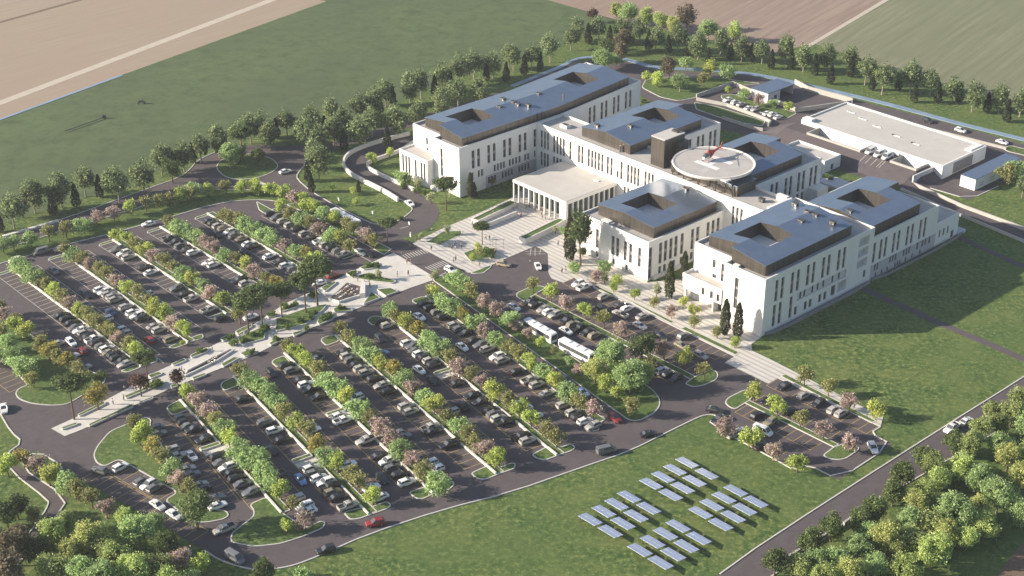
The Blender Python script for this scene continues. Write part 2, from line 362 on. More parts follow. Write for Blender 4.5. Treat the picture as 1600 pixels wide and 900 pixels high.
mb = MB(); mb.ribbon(gp([(5,371),(50,358),(92,346)]), 1.1, 0, .6, 'wall_white'); tag(mb.build('low_wall'), 'low white wall beside the perimeter road at its far end', 'wall', 'low white walls')
# planted beds with kerbs
def bed(pxs, rnd=.8, h=.16, name='planting_bed', mt='verge', kw=.3, loc=True):
    p = gp(pxs) if loc else pxs
    if area(p) < 0: p = p[::-1]
    if rnd: p = rounded(p, rnd)
    m_ = MB(); m_.prism(p, 0, h-.03, 'kerb_stone', mt); m_.ribbon(p, kw, 0, h, 'kerb_stone', True)
    return struct(m_.build(name))
BEDS = [
 # upper car park, long bed on the left
 ([(-90,520),(-40,470),(0,492),(40,518),(80,545),(128,575),(165,590),(163,598),(122,622),(105,632),(82,634),(50,631),(30,624),(24,615),(30,607),(44,602),(15,570),(-30,535)], 2),
 # lower car park, left bed
 ([(172,674),(227,652),(236,656),(234,665),(262,712),(290,750),(325,795),(354,799),(357,806),(350,811),(322,817),(297,815),(272,792),(257,782),(279,770),(186,717),(164,729),(152,724),(146,712),(152,698)], 2),
 ([(417,777),(390,789),(397,797),(397,807),(362,834),(361,846),(372,850),(400,854),(437,850),(472,839),(505,825),(508,817),(501,815),(478,826),(441,802)], 1.2),
 ([(282,625),(264,634),(261,638),(262,641),(270,649),(296,640)], 1), ([(366,589),(347,598),(345,604),(351,611),(377,600)], 1), ([(444,556),(427,563),(425,567),(433,574),(454,567)], 1),
 ([(524,524),(514,525),(503,529),(502,533),(510,540.5),(530,533)], 1), ([(606,496),(583,494),(575.5,499),(575,503),(583,509),(607,503)], 1), ([(644,471),(646,468),(660,464),(672,465),(682,472),(655,477)], 1),
 ([(565,794),(537,801),(547,812),(560,811),(577,805),(605,795),(611,790),(605,784),(580,793)], .8), ([(665,761),(639,770),(650,779),(660,780),(677,772),(702,765),(710,757),(707,752),(682,765)], .8),
 ([(760,729),(736,740),(747,749),(760,749),(776,742),(804,732),(805,725),(800,724),(778,732)], .8), ([(854,699),(831,711),(840,717),(852,719),(871,712),(892,705),(899,700),(892,694),(868,702)], .8),
 ([(928,655),(912,668),(917,674),(935,673),(937,662),(946,655),(940,650)], .8),
 # long tree bed between lower car park and bus lane
 ([(674,436),(694,450),(800,526),(980,655),(989,658),(1000,657),(1022,646),(1031,634),(1030,622),(1018,608),(990,590),(950,588),(915,572),(868,541),(810,503),(770,475),(740,455),(712,440),(690,430)], 2),
 ([(807,463),(808,458),(829,449),(844,447),(853,450),(838,459),(820,472)], 1), ([(1086,589),(1070,600),(1083,605),(1100,602),(1118,594),(1122,587),(1119,581),(1112,578),(1092,586)], 1),
 ([(1171,626),(1178,615),(1167,610),(1160,611),(1138,622),(1133,629),(1138,635),(1148,640),(1164,630)], 1), ([(1303,699),(1286,712),(1296,717),(1309,719),(1321,717),(1340,704),(1342,700),(1322,692),(1310,697)], 1),
 # verges towards the hospital
 ([(930,446),(961,460),(956,464),(928,450)], 0), ([(987,473),(992,473),(1053,503),(1049,506)], 0), ([(1064,514),(1071,511),(1155,551),(1149,555)], 0), ([(1220,588),(1227,585),(1369,658),(1362,661)], 0),
 # square
 ([(666,379),(692,362),(721,361),(721,367),(687,383),(679,381)], .5), ([(724,396),(742,389),(775.5,388),(771,397),(768,402),(737,410)], .3), ([(735,427),(768,414),(766.5,418),(755,427),(742,428)], .5),
 # roundabout and strip between the roads
 ([(337,262),(345,250),(365,243),(400,240),(427,249),(436,260),(425,270),(400,279),(370,281),(350,276)], 3),
 # yard
 ([(1003,137),(1008,126),(1025,121),(1110,121),(1190,131),(1145,135),(1090,152),(1060,158),(1032,152)], 2), ([(1085,160),(1120,167),(1196,190),(1190,197),(1140,189),(1088,171)], 1),
 ([(1127,149),(1148,148),(1245,177),(1228,186),(1217,186),(1128,154)], 1), ([(1565,231),(1580,228),(1640,243),(1640,252),(1575,237)], 1),
]
for b_ in BEDS: bed(*b_)
PLANT = [[(431,517),(432,500),(478,484),(511,477),(505,485),(482,504),(478,508),(432,519)], [(374,535),(376,528),(405,515),(415,510),(413,531),(380,540)], [(368,520),(377,515),(393,508),(394,512),(373,524)],
 [(496,504),(503,495),(520,490),(520,500),(499,509)], [(457,523),(471,518),(480,517),(460,527)], [(421,539),(431,531),(451,528),(424,541)], [(376,554),(387,549),(404,551),(383,559)], [(438,487),(444,479),(467,477),(463,481),(440,489)],
 [(417,495),(424,490),(432,492),(430,495),(420,498)], [(502,451),(523,441),(525,444),(508,457)], [(480,462),(494,455),(501,462),(482,467)], [(559,437),(562,432),(578,428),(586,430),(599,435),(619,441),(613,444),(584,441)],
 [(562,420),(580,414),(591,412),(592,419),(569,423)], [(541,429),(549,425),(558,424),(559,428),(547,432)], [(580.5,458),(594,467),(568,477)], [(589,454),(611,452),(622,457),(603,464)], [(521,485),(532,479),(552,487),(524,490)],
 [(122,650),(163,629),(165,633),(125,652)], [(139,665),(207,633),(208,637),(140,668)], [(97,670),(120,662),(121,665),(98,673)], [(194,621),(255,597),(258,599),(198,624)], [(218,630),(238,622),(240,624),(218,632)], [(232,588),(249,583),(254,586),(236,593)], [(300,592),(320,585),(323,587),(303,595)],
 [(346,571),(366,560),(374,561),(350,575)], [(298,557),(324,545),(326,550),(300,561)], [(268,571),(288,562),(291,565),(272,573)], [(267,604),(276,601),(279,605),(268,608)], [(344,531),(362,523),(364,528),(350,535)], [(371,524),(380,519),(382,523),(374,527)]]
for p in PLANT: bed(p, .35, .5, kw=.22)
# sunk bicycle court and bicycle trench
for p in ([(542,442),(564,448),(562,462),(530,473),(514,468)], [(292,581),(360,547),(365,549),(338,566),(288,590)]):
    q = gp(p); m_ = MB(); m_.sheet(q, .135, 'asphalt'); struct(m_.build('bicycle_yard'))
for i, (p, lab) in enumerate((([(565,446),(571,446),(571,465),(562,466)], 'tall white ramp wall closing the paved bicycle court'), ([(512,468),(530,474),(562,464)], 'low white wall rounding the front of the bicycle court'), ([(288,590),(338,566),(365,549)], 'low white wall along front of the sunk bicycle trench'), ([(292,581),(360,547)], 'low white wall along back of the sunk bicycle trench'))):
    m_ = MB(); q = gp(p)
    if len(p) == 4: m_.prism(q, 0, 1.5, 'wall_white')
    else: m_.ribbon(q, .35, 0, .8 if i == 1 else .6, 'wall_white')
    tag(m_.build('low_wall'), lab, 'wall', 'walls of the bicycle yards')
# dividers of the car parks --------------------------------------------------
def rown(a, b):
    d = (b-a).normalized(); return d, Vector((-d.y, d.x, 0))
DIV = {}
def divider(key, lab, a, b, wid=1.9, wall=True, gap=None):
    A, B = G(*a), G(*b); d, n = rown(A, B); L = (B-A).length
    segs = [(0, L)]
    if gap is not None: segs = [(0, gap-2.2), (gap+2.2, L)]
    for s0, s1 in segs:
        p = [A+d*s0, A+d*s1, A+d*s1+n*wid, A+d*s0+n*wid]
        bed(p, 0, .2, 'planting_strip', kw=.25, loc=False)
    if wall:
        m_ = MB()
        for s0, s1 in segs:
            k = s0
            while k < s1-.5:                      # the wall steps a little every few bays
                e_ = min(k+10.4, s1); hh = .62 if int(k/10.4) % 2 else .5
                m_.prism([A+d*k+n*.02, A+d*e_+n*.02, A+d*e_-n*.42, A+d*k-n*.42], 0, hh, 'wall_white'); k = e_+.001
        tag(m_.build('low_wall'), 'long low white wall edging ' + lab, 'wall', 'low white walls')
    DIV[key] = (A, B, d, n, L, lab, wid)
UPN = 'the %s divider of upper car park'; LON = 'the %s divider of lower car park'
for i, (a, b) in enumerate((((19,421),(222,573)), ((99,397),(295,536)), ((177,375),(355,491)), ((251,355),(415,452)), ((325,334),(473,421)))):
    divider('U%d' % (i+1), UPN % WORDN[i+1], a, b)
divider('U6', UPN % 'sixth', (425,328), (555,398), 1.9, False)
for i, (a, b, g) in enumerate((((282,625),(441,802),26), ((366,589),(577,804),46), ((445,552),(677,771),36), ((525,525),(776,741),None), ((607,497),(871,712),35.5), ((665,463),(936,660),None))):
    divider('D%d' % (i+1), LON % WORDN[i+1], a, b, 1.9, i < 5, g)
divider('F', 'the divider beside the bus lane', (829,464), (1079,593), 1.9, False)
divider('H', 'the divider of small right car park', (1164,630), (1303,699), 1.7, False)
bed([(448,320),(467,328),(500,343),(555,373),(600,398),(611,390),(554,362),(523,345.5),(492,329),(476,316)], .5)
# rounded ends of the upper dividers, on the stall side
for k in ('U1','U2','U3','U4','U5'):
    A, B, d, n, L, lab, wid = DIV[k]
    bed([A-d*.1-n*.4, A-d*.1-n*4.6, A+d*1.3-n*5.6, A+d*1.3-n*.4], .7, .15, loc=False)
    bed([B+d*.1-n*.4, B+d*.1-n*4.4, B-d*1.8-n*5.4, B-d*1.8-n*.4], .8, .15, loc=False)
    bed([B+d*.2+n*(wid+.1), B+d*.2+n*4.5, B-d*2+n*5.4, B-d*2+n*(wid+.1)], .8, .15, loc=False)
A, B, d, n, L, lab, wid = DIV['U6']
bed([B+d*.1-n*.1, B+d*.1-n*4.0, B-d*2-n*5.4, B-d*2-n*.1], .8, .15, loc=False); bed([A-d*9, A-n*.1, A+d*1.2-n*.1, A+d*1.2-n*3.4, A-d*3-n*3], .8, .15, loc=False)
# crossing steps with planters between the stalls
for k, gap in (('D1',26), ('D2',46), ('D3',36), ('D5',35.5)):
    A, B, d, n, L, lab, wid = DIV[k]
    p0 = A+d*(gap-2.1)
    bed([p0-n*.1, p0-n*5.0, p0+d*1.3-n*5.0, p0+d*1.3-n*.1], .2, .45, loc=False, kw=.3)
    m_ = MB(); p1 = A+d*(gap+1.9); m_.ribbon([p1+n*.2, p1-n*5.2], .4, 0, .5, 'wall_white')
    tag(m_.build('low_wall'), 'short white wall beside the walkway gap in ' + lab, 'wall', 'low white walls')
    m_ = MB(); m_.sheet([p0+d*1.35-n*5, p1-d*.2-n*5, p1-d*.2+n*wid, p0+d*1.35+n*wid], .06, 'concrete_pave'); struct(m_.build('footpath'))
# painted stalls
def stalls(m_, A, d, s, n0, cnt, mt, depth=5.2, off=.45, pitch=2.6, edge=True):
    for i in range(cnt+1):
        p = A + d*(n0+i*pitch)
        m_.sheet([p-d*.07+s*off, p+d*.07+s*off, p+d*.07+s*depth, p-d*.07+s*depth], .05, mt)
    if edge:
        a, b = A+d*n0+s*depth, A+d*(n0+cnt*pitch)+s*depth
        m_.sheet([a-s*.07, b-s*.07, b+s*.07, a+s*.07], .056, mt)
m_ = MB()
for k in ('U1','U2','U3','U4','U5','U6'):
    A, B, d, n, L, lab, wid = DIV[k]
    stalls(m_, A, d, -n, 1.5, int((L-3.5)/2.6), 'line_white')
    if k != 'U6': stalls(m_, A+n*wid, d, n, 2.5, int((L-5)/2.6), 'line_white', 5, .2)
struct(m_.build('parking_markings'))
m_ = MB()
for k in ('D1','D2','D3','D4','D5','D6'):
    A, B, d, n, L, lab, wid = DIV[k]
    stalls(m_, A, d, -n, 4.4, int((L-8.5)/2.6), 'line_yellow')
    if k != 'D6': stalls(m_, A+n*wid, d, n, 4.4, int((L-8.5)/2.6), 'line_yellow', 5, .2)
for k in ('F','H'):
    A, B, d, n, L, lab, wid = DIV[k]
    stalls(m_, A, d, -n, 1, int((L-2)/2.6), 'line_yellow'); stalls(m_, A+n*wid, d, n, 1, int((L-2)/2.6), 'line_yellow')
for a, b in (((898,434),(1148,557)), ((1216,591),(1376,667))):
    A, B = G(*a), G(*b); d, n = rown(A, B); stalls(m_, A, d, -n, .2, int((B-A).length/2.6), 'line_yellow')
    DIV['G' if a[0] < 1000 else 'H0'] = (A, B, d, n, (B-A).length, '', 0)
A, B = G(1106,662), G(1245,737); d, n = rown(A, B); stalls(m_, A, d, n, .2, 9, 'line_yellow', edge=False)
A, B = G(186,717), G(279,770); d, n = rown(A, B); stalls(m_, A, d, -n, .1, 8, 'line_yellow')
A, B = G(125,749), G(297,847); d, n = rown(A, B); stalls(m_, A, d, n, .1, 15, 'line_yellow')
A, B = G(44,602), G(-30,545); d, n = rown(A, B); stalls(m_, A, d, n, .1, 8, 'line_yellow')
A, B = G(340,793), G(234,660); d, n = rown(A, B); stalls(m_, A, d, -n, .1, 15, 'line_yellow')
struct(m_.build('parking_markings'))
m_ = MB()                                                  # zebra crossings and lane lines
for (a, b) in (((632,401.5),(666,392)), ((669,420.5),(699,409))):
    A, B = G(*a), G(*b); d, n = rown(A, B); L = (B-A).length; k = 0
    while k < L-.4:
        p = A+d*k; m_.sheet([p-n*1.6, p+d*.28-n*1.6, p+d*.28+n*1.6, p+n*1.6], .06, 'line_white'); k += .9
for a, b in (((535.5,385.5),(580,409)), ((612,352),(620,349)), ((625,357),(638,354)), ((688,430),(697,426)), ((246,559),(256,568))):
    A, B = G(*a), G(*b); d, n = rown(A, B); m_.sheet([A-n*.12, B-n*.12, B+n*.12, A+n*.12], .06, 'line_white')
for a, b in (((820,393),(852,393)), ((822,397),(853,397)), ((830,388),(828,400)), ((836,387),(836,400)), ((845,389),(843,398))):
    A, B = G(*a), G(*b); d, n = rown(A, B); m_.sheet([A-n*.08, B-n*.08, B+n*.08, A+n*.08], .063, 'line_white')
struct(m_.build('road_markings'))
# ================================================================== HOSPITAL
OX, OY, TB = -17.0, 450.2, R(41.9)
EA = Vector((math.sin(TB), -math.cos(TB), 0)); EB = Vector((math.cos(TB), math.sin(TB), 0)); RZ = TB - math.pi/2
def W(a, b, z=0): return Vector((OX, OY, 0)) + EA*a + EB*b + Vector((0, 0, z))
WINC = {}
def window_mesh(wd, h, kind):
    key = (round(wd, 2), round(h, 2), kind)
    if key in WINC: return WINC[key]
    m_ = MB(); fr = .07
    m_.quad((0,0,0), (wd,0,0), (wd,0,h), (0,0,h), 'glass_dark' if kind != 'o' else 'render_grey')
    if kind != 'o':
        for x0, x1, z0, z1 in ((0,fr,0,h), (wd-fr,wd,0,h), (fr,wd-fr,0,fr), (fr,wd-fr,h-fr,h)): m_.bx(x0, x1, -.06, .012, z0, z1, 'frame_grey')
        if kind == 't':          # two storeys high with a spandrel between
            m_.bx(fr, wd-fr, -.04, .012, h*.42, h*.58, 'spandrel'); m_.bx(fr, wd-fr, -.05, .012, h*.22, h*.235, 'frame_grey'); m_.bx(fr, wd-fr, -.05, .012, h*.80, h*.815, 'frame_grey')
        elif kind == '3':
            for q in (.33, .66): m_.bx(fr, wd-fr, -.04, .012, h*q-.35, h*q+.35, 'spandrel')
        elif kind == 'g': m_.bx(fr, wd-fr, -.02, .012, fr, h-fr, 'render_grey'); [m_.bx(x-.35, x+.35, -.05, .02, .25, h-.2, 'glass_dark') for x in (1.8,3.6,7.2,9.6,12.2,16.4,19.4) if x < wd-1]
        elif kind == 'w': m_.bx(wd/2-.04, wd/2+.04, -.05, .012, fr, h-fr, 'frame_grey')
        else: m_.bx(fr, wd-fr, -.05, .012, h*.7, h*.7+.06, 'frame_grey')
    WINC[key] = m_.mesh('window'); return WINC[key]
def facade(m_, root, off, p0, p1, z0, z1, wins=(), mt='render_white', dep=.35):
    "wall from p0 to p1 (outside on the right hand), with real openings; wins = (s, z0, width, height, kind)"
    p0 = Vector((*p0, 0)); p1 = Vector((*p1, 0)); L = (p1-p0).length; d = (p1-p0)/L; o = Vector((d.y, -d.x, 0))
    ws = [(s-w_*.61, s+w_*.61, za, za+h_, k) if w_ < 1.3 else (s-w_/2, s+w_/2, za, za+h_, k) for s, za, w_, h_, k in wins]
    ws = [w_ for w_ in ws if w_[0] > .05 and w_[1] < L-.05]
    xs = sorted({0, L, *[w_[0] for w_ in ws], *[w_[1] for w_ in ws]}); zs = sorted({z0, z1, *[w_[2] for w_ in ws], *[w_[3] for w_ in ws]})
    P = lambda s, z, q=0: p0 + d*s - o*q + Vector((0, 0, z))
    for i in range(len(xs)-1):
        run = None
        for j in range(len(zs)-1):
            cx, cz = (xs[i]+xs[i+1])/2, (zs[j]+zs[j+1])/2
            hole = any(a < cx < b and c < cz < e for a, b, c, e, k in ws)
            if not hole:
                if run is None: run = zs[j]
                end = zs[j+1]
            if run is not None and (hole or j == len(zs)-2):
                m_.quad(P(xs[i],run), P(xs[i+1],run), P(xs[i+1],end), P(xs[i],end), mt); run = None
    ang = math.atan2(d.y, d.x)
    for a, b, c, e, k in ws:
        q = dep if k != 'o' else 1.6
        m_.quad(P(a,c), P(b,c), P(b,c,q), P(a,c,q), mt); m_.quad(P(a,e,q), P(b,e,q), P(b,e), P(a,e), mt)
        m_.quad(P(a,c), P(a,c,q), P(a,e,q), P(a,e), mt); m_.quad(P(b,c,q), P(b,c), P(b,e), P(b,e,q), mt)
        link('balcony' if k == 'o' else 'window', window_mesh(b-a, e-c, k), root, P(a,c,q)-off, ang)
def inset(poly, t):
    p = [Vector((q[0], q[1], 0)) for q in poly]; n = len(p); out = []
    for i in range(n):
        d1 = (p[i]-p[i-1]).normalized(); d2 = (p[(i+1) % n]-p[i]).normalized()
        n1 = Vector((-d1.y, d1.x, 0)); n2 = Vector((-d2.y, d2.x, 0)); b = (n1+n2).normalized(); out.append(p[i]+b*t/max(.3, b.dot(n1)))
    return out
def wing(name, label, poly, z1, wins, roofz=.75, cat='hospital wing', group='wings of the hospital', roofm='roof_deck', wallm='render_white', z0=0, par=.4, faces=None):
    "poly counter-clockwise in the building grid; wins[i] = openings of edge i"
    off = Vector((sum(p[0] for p in poly)/len(poly), sum(p[1] for p in poly)/len(poly), 0))
    root = empty(name, W(off.x, off.y), RZ); tag(root, label, cat, group)
    m_ = MB(); n = len(poly)
    for i in range(n):
        ws = wins.get(i, ()); zs = (faces or {}).get(i)
        if zs:
            facade(m_, root, off, poly[i], poly[(i+1) % n], zs, z1, [w_ for w_ in ws if w_[1] >= zs], wallm)
            facade(m_, root, off, poly[i], poly[(i+1) % n], z0, zs, [w_ for w_ in ws if w_[1] < zs], 'render_mid')
        else: facade(m_, root, off, poly[i], poly[(i+1) % n], z0, z1, ws, wallm)
    inn = inset(poly, par)
    for i in range(n):
        j = (i+1) % n; a, b, c, d = Vector((*poly[i], z1)), Vector((*poly[j], z1)), inn[j]+Vector((0,0,z1)), inn[i]+Vector((0,0,z1))
        m_.quad(a, b, c, d, wallm); dz = Vector((0,0,roofz)); m_.quad(d, c, c-dz, d-dz, wallm)
    m_.build('wall', root, off=off)
    r_ = MB(); r_.sheet(inn, z1-roofz, roofm); ro = r_.build('roof', root, off=off)
    return root, off, ro
def vent(ro, off, a, b, z, s=1.0):
    m_ = MB(); m_.box((0,0,.55*s), (1.7*s,1.2*s,1.1*s), 'dark_steel'); m_.box((0,0,1.15*s), (2.0*s,1.5*s,.14), 'metal_clad'); m_.box((.5*s,-.61*s,.6*s), (.6*s,.03,.5*s), 'steel')
    for k in range(4): m_.box((-.5*s,-.62*s,.25*s+k*.2*s), (.6*s,.04,.07), 'frame_grey')
    return m_.build('roof_vent', ro).__setattr__('location', Vector((a, b, z))-off)
def attic(root, off, poly, ridge, zb, ze, zr, hole, name='metal_attic'):
    "metal clad attic storey with low gabled roof and a light well; poly = rectangle list [(a0,a1,b0,b1)...] left and right of ridge"
    (l0, lb0, lb1), (r1, rb0, rb1) = poly
    h0, h1, k0, k1 = hole; m_ = MB(); ov = .25
    def zt(a):
        return zr - (zr-ze)*((ridge-a)/(ridge-l0) if a < ridge else (a-ridge)/(r1-ridge))
    # outline
    ol = [(l0,lb0), (ridge,lb0)] + ([(ridge,rb0)] if abs(rb0-lb0) > .01 else []) + [(r1,rb0), (r1,rb1)] + [(ridge,rb1)] + ([(ridge,lb1)] if abs(lb1-rb1) > .01 else []) + [(l0,lb1)]
    n = len(ol)
    for i in range(n):
        a, b = ol[i], ol[(i+1) % n]
        m_.quad((a[0],a[1],zb), (b[0],b[1],zb), (b[0],b[1],zt(b[0])), (a[0],a[1],zt(a[0])), 'metal_clad')
    wl = m_.build(name, root, off=off)
    t_ = MB(); T = .14
    def patch(a0, a1, b0, b1):
        for (q0, q1) in ((a0, min(a1, ridge)), (max(a0, ridge), a1)):
            if q1-q0 < .02: continue
            e0 = q0-ov if abs(q0-l0) < .01 else q0; e1 = q1+ov if abs(q1-r1) < .01 else q1
            bb0, bb1 = (lb0, lb1) if q1 <= ridge+.01 else (rb0, rb1)
            c0, c1 = max(b0, bb0), min(b1, bb1)
            c0 -= ov if abs(c0-bb0) < .01 else 0; c1 += ov if abs(c1-bb1) < .01 else 0
            vs = [(x, y, zt(min(max(x, l0), r1))+dz) for dz in (.002, T) for x, y in ((e0,c0), (e1,c0), (e1,c1), (e0,c1))]
            t_.add(vs, [(3,2,1,0), (4,5,6,7), (0,1,5,4), (1,2,6,5), (2,3,7,6), (3,0,4,7)], 'metal_roof')
    lo, hi = min(lb0, rb0), max(lb1, rb1)
    patch(l0, h0, lo, hi); patch(h1, r1, lo, hi); patch(h0, h1, lo, k0); patch(h0, h1, k1, hi)
    t_.build('roof', wl)
    wl.children[0].location = -off
    # light well
    c_ = MB(); H = [(h0,k0), (h0,k1), (h1,k1), (h1,k0)]
    for i in range(4):
        a, b = H[i], H[(i+1) % 4]
        pts = [a] + ([(ridge, a[1])] if abs(a[1]-b[1]) < .01 else []) + [b]
        for p, q in zip(pts, pts[1:]): c_.quad((p[0],p[1],zb+.05), (q[0],q[1],zb+.05), (q[0],q[1],zt(q[0])+.1), (p[0],p[1],zt(p[0])+.1), 'metal_clad')
    c_.sheet([Vector((x,y,0)) for x, y in H], zb+.06, 'plastic_white'); c_.box((h1-2, k0+2, zb+.5), (.9,.9,.9), 'render_white'); c_.box((h1-3.4, k1-1.2, zb+.9), (1.2,.3,1.8), 'dark_steel')
    cw = c_.build('light_well', wl); cw.location = -off
    return wl
def pairs(cs, gap, z, wd, h, k): return [(c+e, z, wd, h, k) for c in cs for e in (-gap/2, gap/2)]
def row(cs, z, wd, h, k='s'): return [(c, z, wd, h, k) for c in cs]
H1, RO = 17.5, 16.75
# ---- first wing (upper left), its rear half turned slightly
sh = lambda b: -(b-46)*.115
P1 = [(-28,3.2), (-13.2,3.2), (-13.2,0), (0,0), (0,11.3), (0,46), (sh(91)+.2,91), (sh(91)-28,91), (-28,46)]
w1 = {0: row((7.4,), 11.8, .9, 2.6) + row((7.6,), 9.0, .9, 1.8),
      2: row((4.1,), 4.8, 1.0, 10, '3'),
      3: pairs((7.2,14.1,21.1,28.1), 2.4, 8.7, 1.05, 6.4, 't') + row((33.8,), 8.7, 1.05, 6.4, 't') + row((5.6,8.4,9.8,11.2,12.6,15.5,16.9,18.3,19.6,22.3,23.7,25.2,26.7,29.3,30.7,33.8), 4.9, .75, 2.5)
         + row((12.8,14.2,15.6,19.0,20.4,21.8,23.2,26.6,28,29.4,30.8), 1.4, .75, 2.3),
      5: pairs((17.2,24.0,31.0,38.0), 2.5, 9.0, 1.05, 6.4, 't') + pairs((17.2,24.0,31.0,38.0), 2.5, 2.0, 1.05, 5.6, 't')}
w1[4] = [(q[0]-11.3,)+tuple(q[1:]) for q in w1[3] if q[0] > 11.8 and abs(q[0]-12.6) > .1]; w1[3] = [q for q in w1[3] if q[0] < 10.8]
root, off, ro = wing('hospital_wing', 'white rear wing with long metal attic and two light wells, next to curved ramp', P1, H1, w1, faces={4: 4.4})
wl = attic(root, off, ((-24.2,5.6,46), (-1.4,2.6,46)), -12.8, RO, 19.9, 21.4, (-18.6,-7.2,9.8,21.6))
# rear half of the attic follows the turned wing
m2 = empty('metal_attic', Vector((0,46,0))-off, 0); m2.parent = root; m2.rotation_euler = (0,0,math.atan(.115))
a2 = attic(m2, Vector((0,46,0)), ((-24.2,46,86), (-1.4,46,86)), -12.8, RO, 19.88, 21.38, (-18.9,-7.0,64.4,75.6))
a2.matrix_parent_inverse = Matrix.Identity(4); a2.parent = root; a2.location = Vector((0,46,0))-off; a2.rotation_euler = (0,0,math.atan(.115)); bpy.data.objects.remove(m2)
for a, b in ((-17,34.5), (-12.4,35.2), (-9.6,34.8), (-6.8,37), (-12.4,47), (-11.9,28.5)): vent(ro, off, a, b, 20.5)
m_ = MB(); fac = facade
AN = Vector((-21,1.5,0))
def annex(root, off, a0, a1, b0, b1, z0, z1, wf, wr=(), wl=(), mt='render_white'):
    m_ = MB()
    fac(m_, root, off, (a0,b0), (a1,b0), z0, z1, wf, mt); fac(m_, root, off, (a0,b1), (a0,b0), z0, z1, wl, mt); fac(m_, root, off, (a1,b0), (a1,b1), z0, z1, wr, mt)
    inn = [(a0+.35,b0+.35), (a1-.35,b0+.35), (a1-.35,b1), (a0+.35,b1)]; ou = [(a0,b0), (a1,b0), (a1,b1), (a0,b1)]
    for i in range(4):
        j = (i+1) % 4; q = lambda p, z: (p[0], p[1], z)
        m_.quad(q(ou[i],z1), q(ou[j],z1), q(inn[j],z1), q(inn[i],z1), mt); m_.quad(q(inn[i],z1), q(inn[j],z1), q(inn[j],z1-.5), q(inn[i],z1-.5), mt)
    m_.sheet([Vector((*p,0)) for p in inn], z1-.5, 'roof_deck')
    if z0 > 0: m_.add([(p[0],p[1],z0) for p in ou], [(3,2,1,0)], mt)
    return m_.build('annex', root, off=off)
annex(root, off, -28.2, -13.25, -2.9, 3.15, 0, 9.9, row((1.9,3.6,5.2,8.7,11.8,13.4), 2.2, .8, 6.2))
m_ = MB(); m_.bx(-13.2,-8.5,-2.6,-.02,0,1.2,'render_white'); m_.build('plinth', root, off=off)
m_ = MB(); m_.tube([(-3,50,20.5), (-3,50,23.0)], .35, 'steel', 8); m_.build('flue', root, off=off)
for x in (36, 38): 
    m_ = MB(); m_.bx(-1.45,-1.2,x,x+.5,RO,20.1,'dark_steel'); m_.build('roof_joint', root, off=off)
# ---- spine
PS = [(.02,34.5), (113.2,34.5), (113.2,47), (.02,47)]
ws = {0: row((2.5,4.1,5.6,8.7,10.3,11.9,13.4,16.6,20.7,22.3,25.3,26.9,28.4,30,31.6,34.1,35.8,40.3,43.3,44.8,46.3,47.8,50.9,52.5,54,87.2,88.8,90.4), 9.1, .85, 6.2, 't')
      + row((38.6,), 9.3, .8, 2.3) + row((2.5,4.1,5.6), 2.4, .85, 5.2, 't') + row((8.7,10.3,11.9,87,88.6), 7.95 if 0 else 5.2, .85, 2.5) + row((42,43.6,45.2,48,49.6), 4.8, .85, 2.4)}
root, off, ro = wing('hospital_spine', 'long white link block behind the glazed entrance hall, joining all wings', PS, H1-.02, ws, cat='hospital block', roofm='roof_deck')
for a, b in ((19,41), (93,40.5)): vent(ro, off, a, b, RO)
m_ = MB(); m_.box((0,0,0), (3,.3,.12), 'dark_steel'); o = m_.build('roof_duct', ro); o.location = Vector((21,42.5,RO+.1))-off
m_ = MB(); m_.box((8.5,40,RO+.5), (3.6,2.4,1.0), 'render_white', taper=.8); m_.box((8.5,40,RO+1.02), (2.4,1.5,.06), 'dark_steel', taper=1); m_.build('skylight', ro).location = -off
m_ = MB(); m_.bx(98.6,99.8,36,46.5,RO,RO+1.6,'render_white'); m_.bx(95,98.6,45,46.4,RO,RO+1.9,'render_white'); m_.build('roof_upstand', ro).location = -off
# lift tower
m_ = MB(); m_.bx(50,55.6,37.6,47,RO,26.2,'metal_clad'); m_.bx(55.6,57.4,42.5,47,RO,24.5,'metal_clad'); tw = m_.build('lift_tower', root, off=off)
m_ = MB(); m_.bx(49.9,55.7,37.5,47.1,26.2,26.45,'roof_pale'); m_.box((53,45.5,26.7), (2.4,1.2,.5), 'dark_steel'); m_.build('roof', tw).location = -off
# block under the helipad
m_ = MB(); m_.bx(58.6,85.6,37.7,46.5,RO,20.1,'metal_clad'); pb = m_.build('plant_room', root, off=off)
m_ = MB(); m_.bx(58.4,85.8,37.5,46.7,20.1,20.3,'metal_roof'); m_.build('roof', pb).location = -off
# ---- helipad
hc = W(72.6, 41.6, 0); root = empty('helipad', hc + Vector((0,0,RO)), RZ); tag(root, 'round raised helipad deck with white H on steel struts above the roofs', 'helipad')
RD, ZD = 12.75, 23.0-RO
m_ = MB(); n = 72; ring = [Vector((math.cos(2*math.pi*i/n), math.sin(2*math.pi*i/n), 0)) for i in range(n)]
m_.prism([p*(RD-.6) for p in ring], ZD-.55, ZD, 'roof_deck', 'roof_deck', True); m_.build('deck', root)
m_ = MB(); prof = [(RD-.62,ZD-.5), (RD-.62,ZD+.1), (RD,ZD+.22), (RD+.12,ZD-.1), (RD-.2,ZD-.75), (RD-.62,ZD-.6)]
k = len(prof); vs = [(p.x*r, p.y*r, z) for p in ring for r, z in prof]
m_.add(vs, [(i*k+j, ((i+1) % n)*k+j, ((i+1) % n)*k+(j+1) % k, i*k+(j+1) % k) for i in range(n) for j in range(k)], 'wall_white'); m_.build('rim', root)
m_ = MB()
for x0, x1, y0, y1 in ((-4.2,-2.2,-4.6,4.6), (2.2,4.2,-4.6,4.6), (-2.2,2.2,-.9,.9)): m_.sheet([Vector((y0,x0,0)), Vector((y0,x1,0)), Vector((y1,x1,0)), Vector((y1,x0,0))], ZD+.02, 'plastic_white')
m_.build('painted_letter', root)
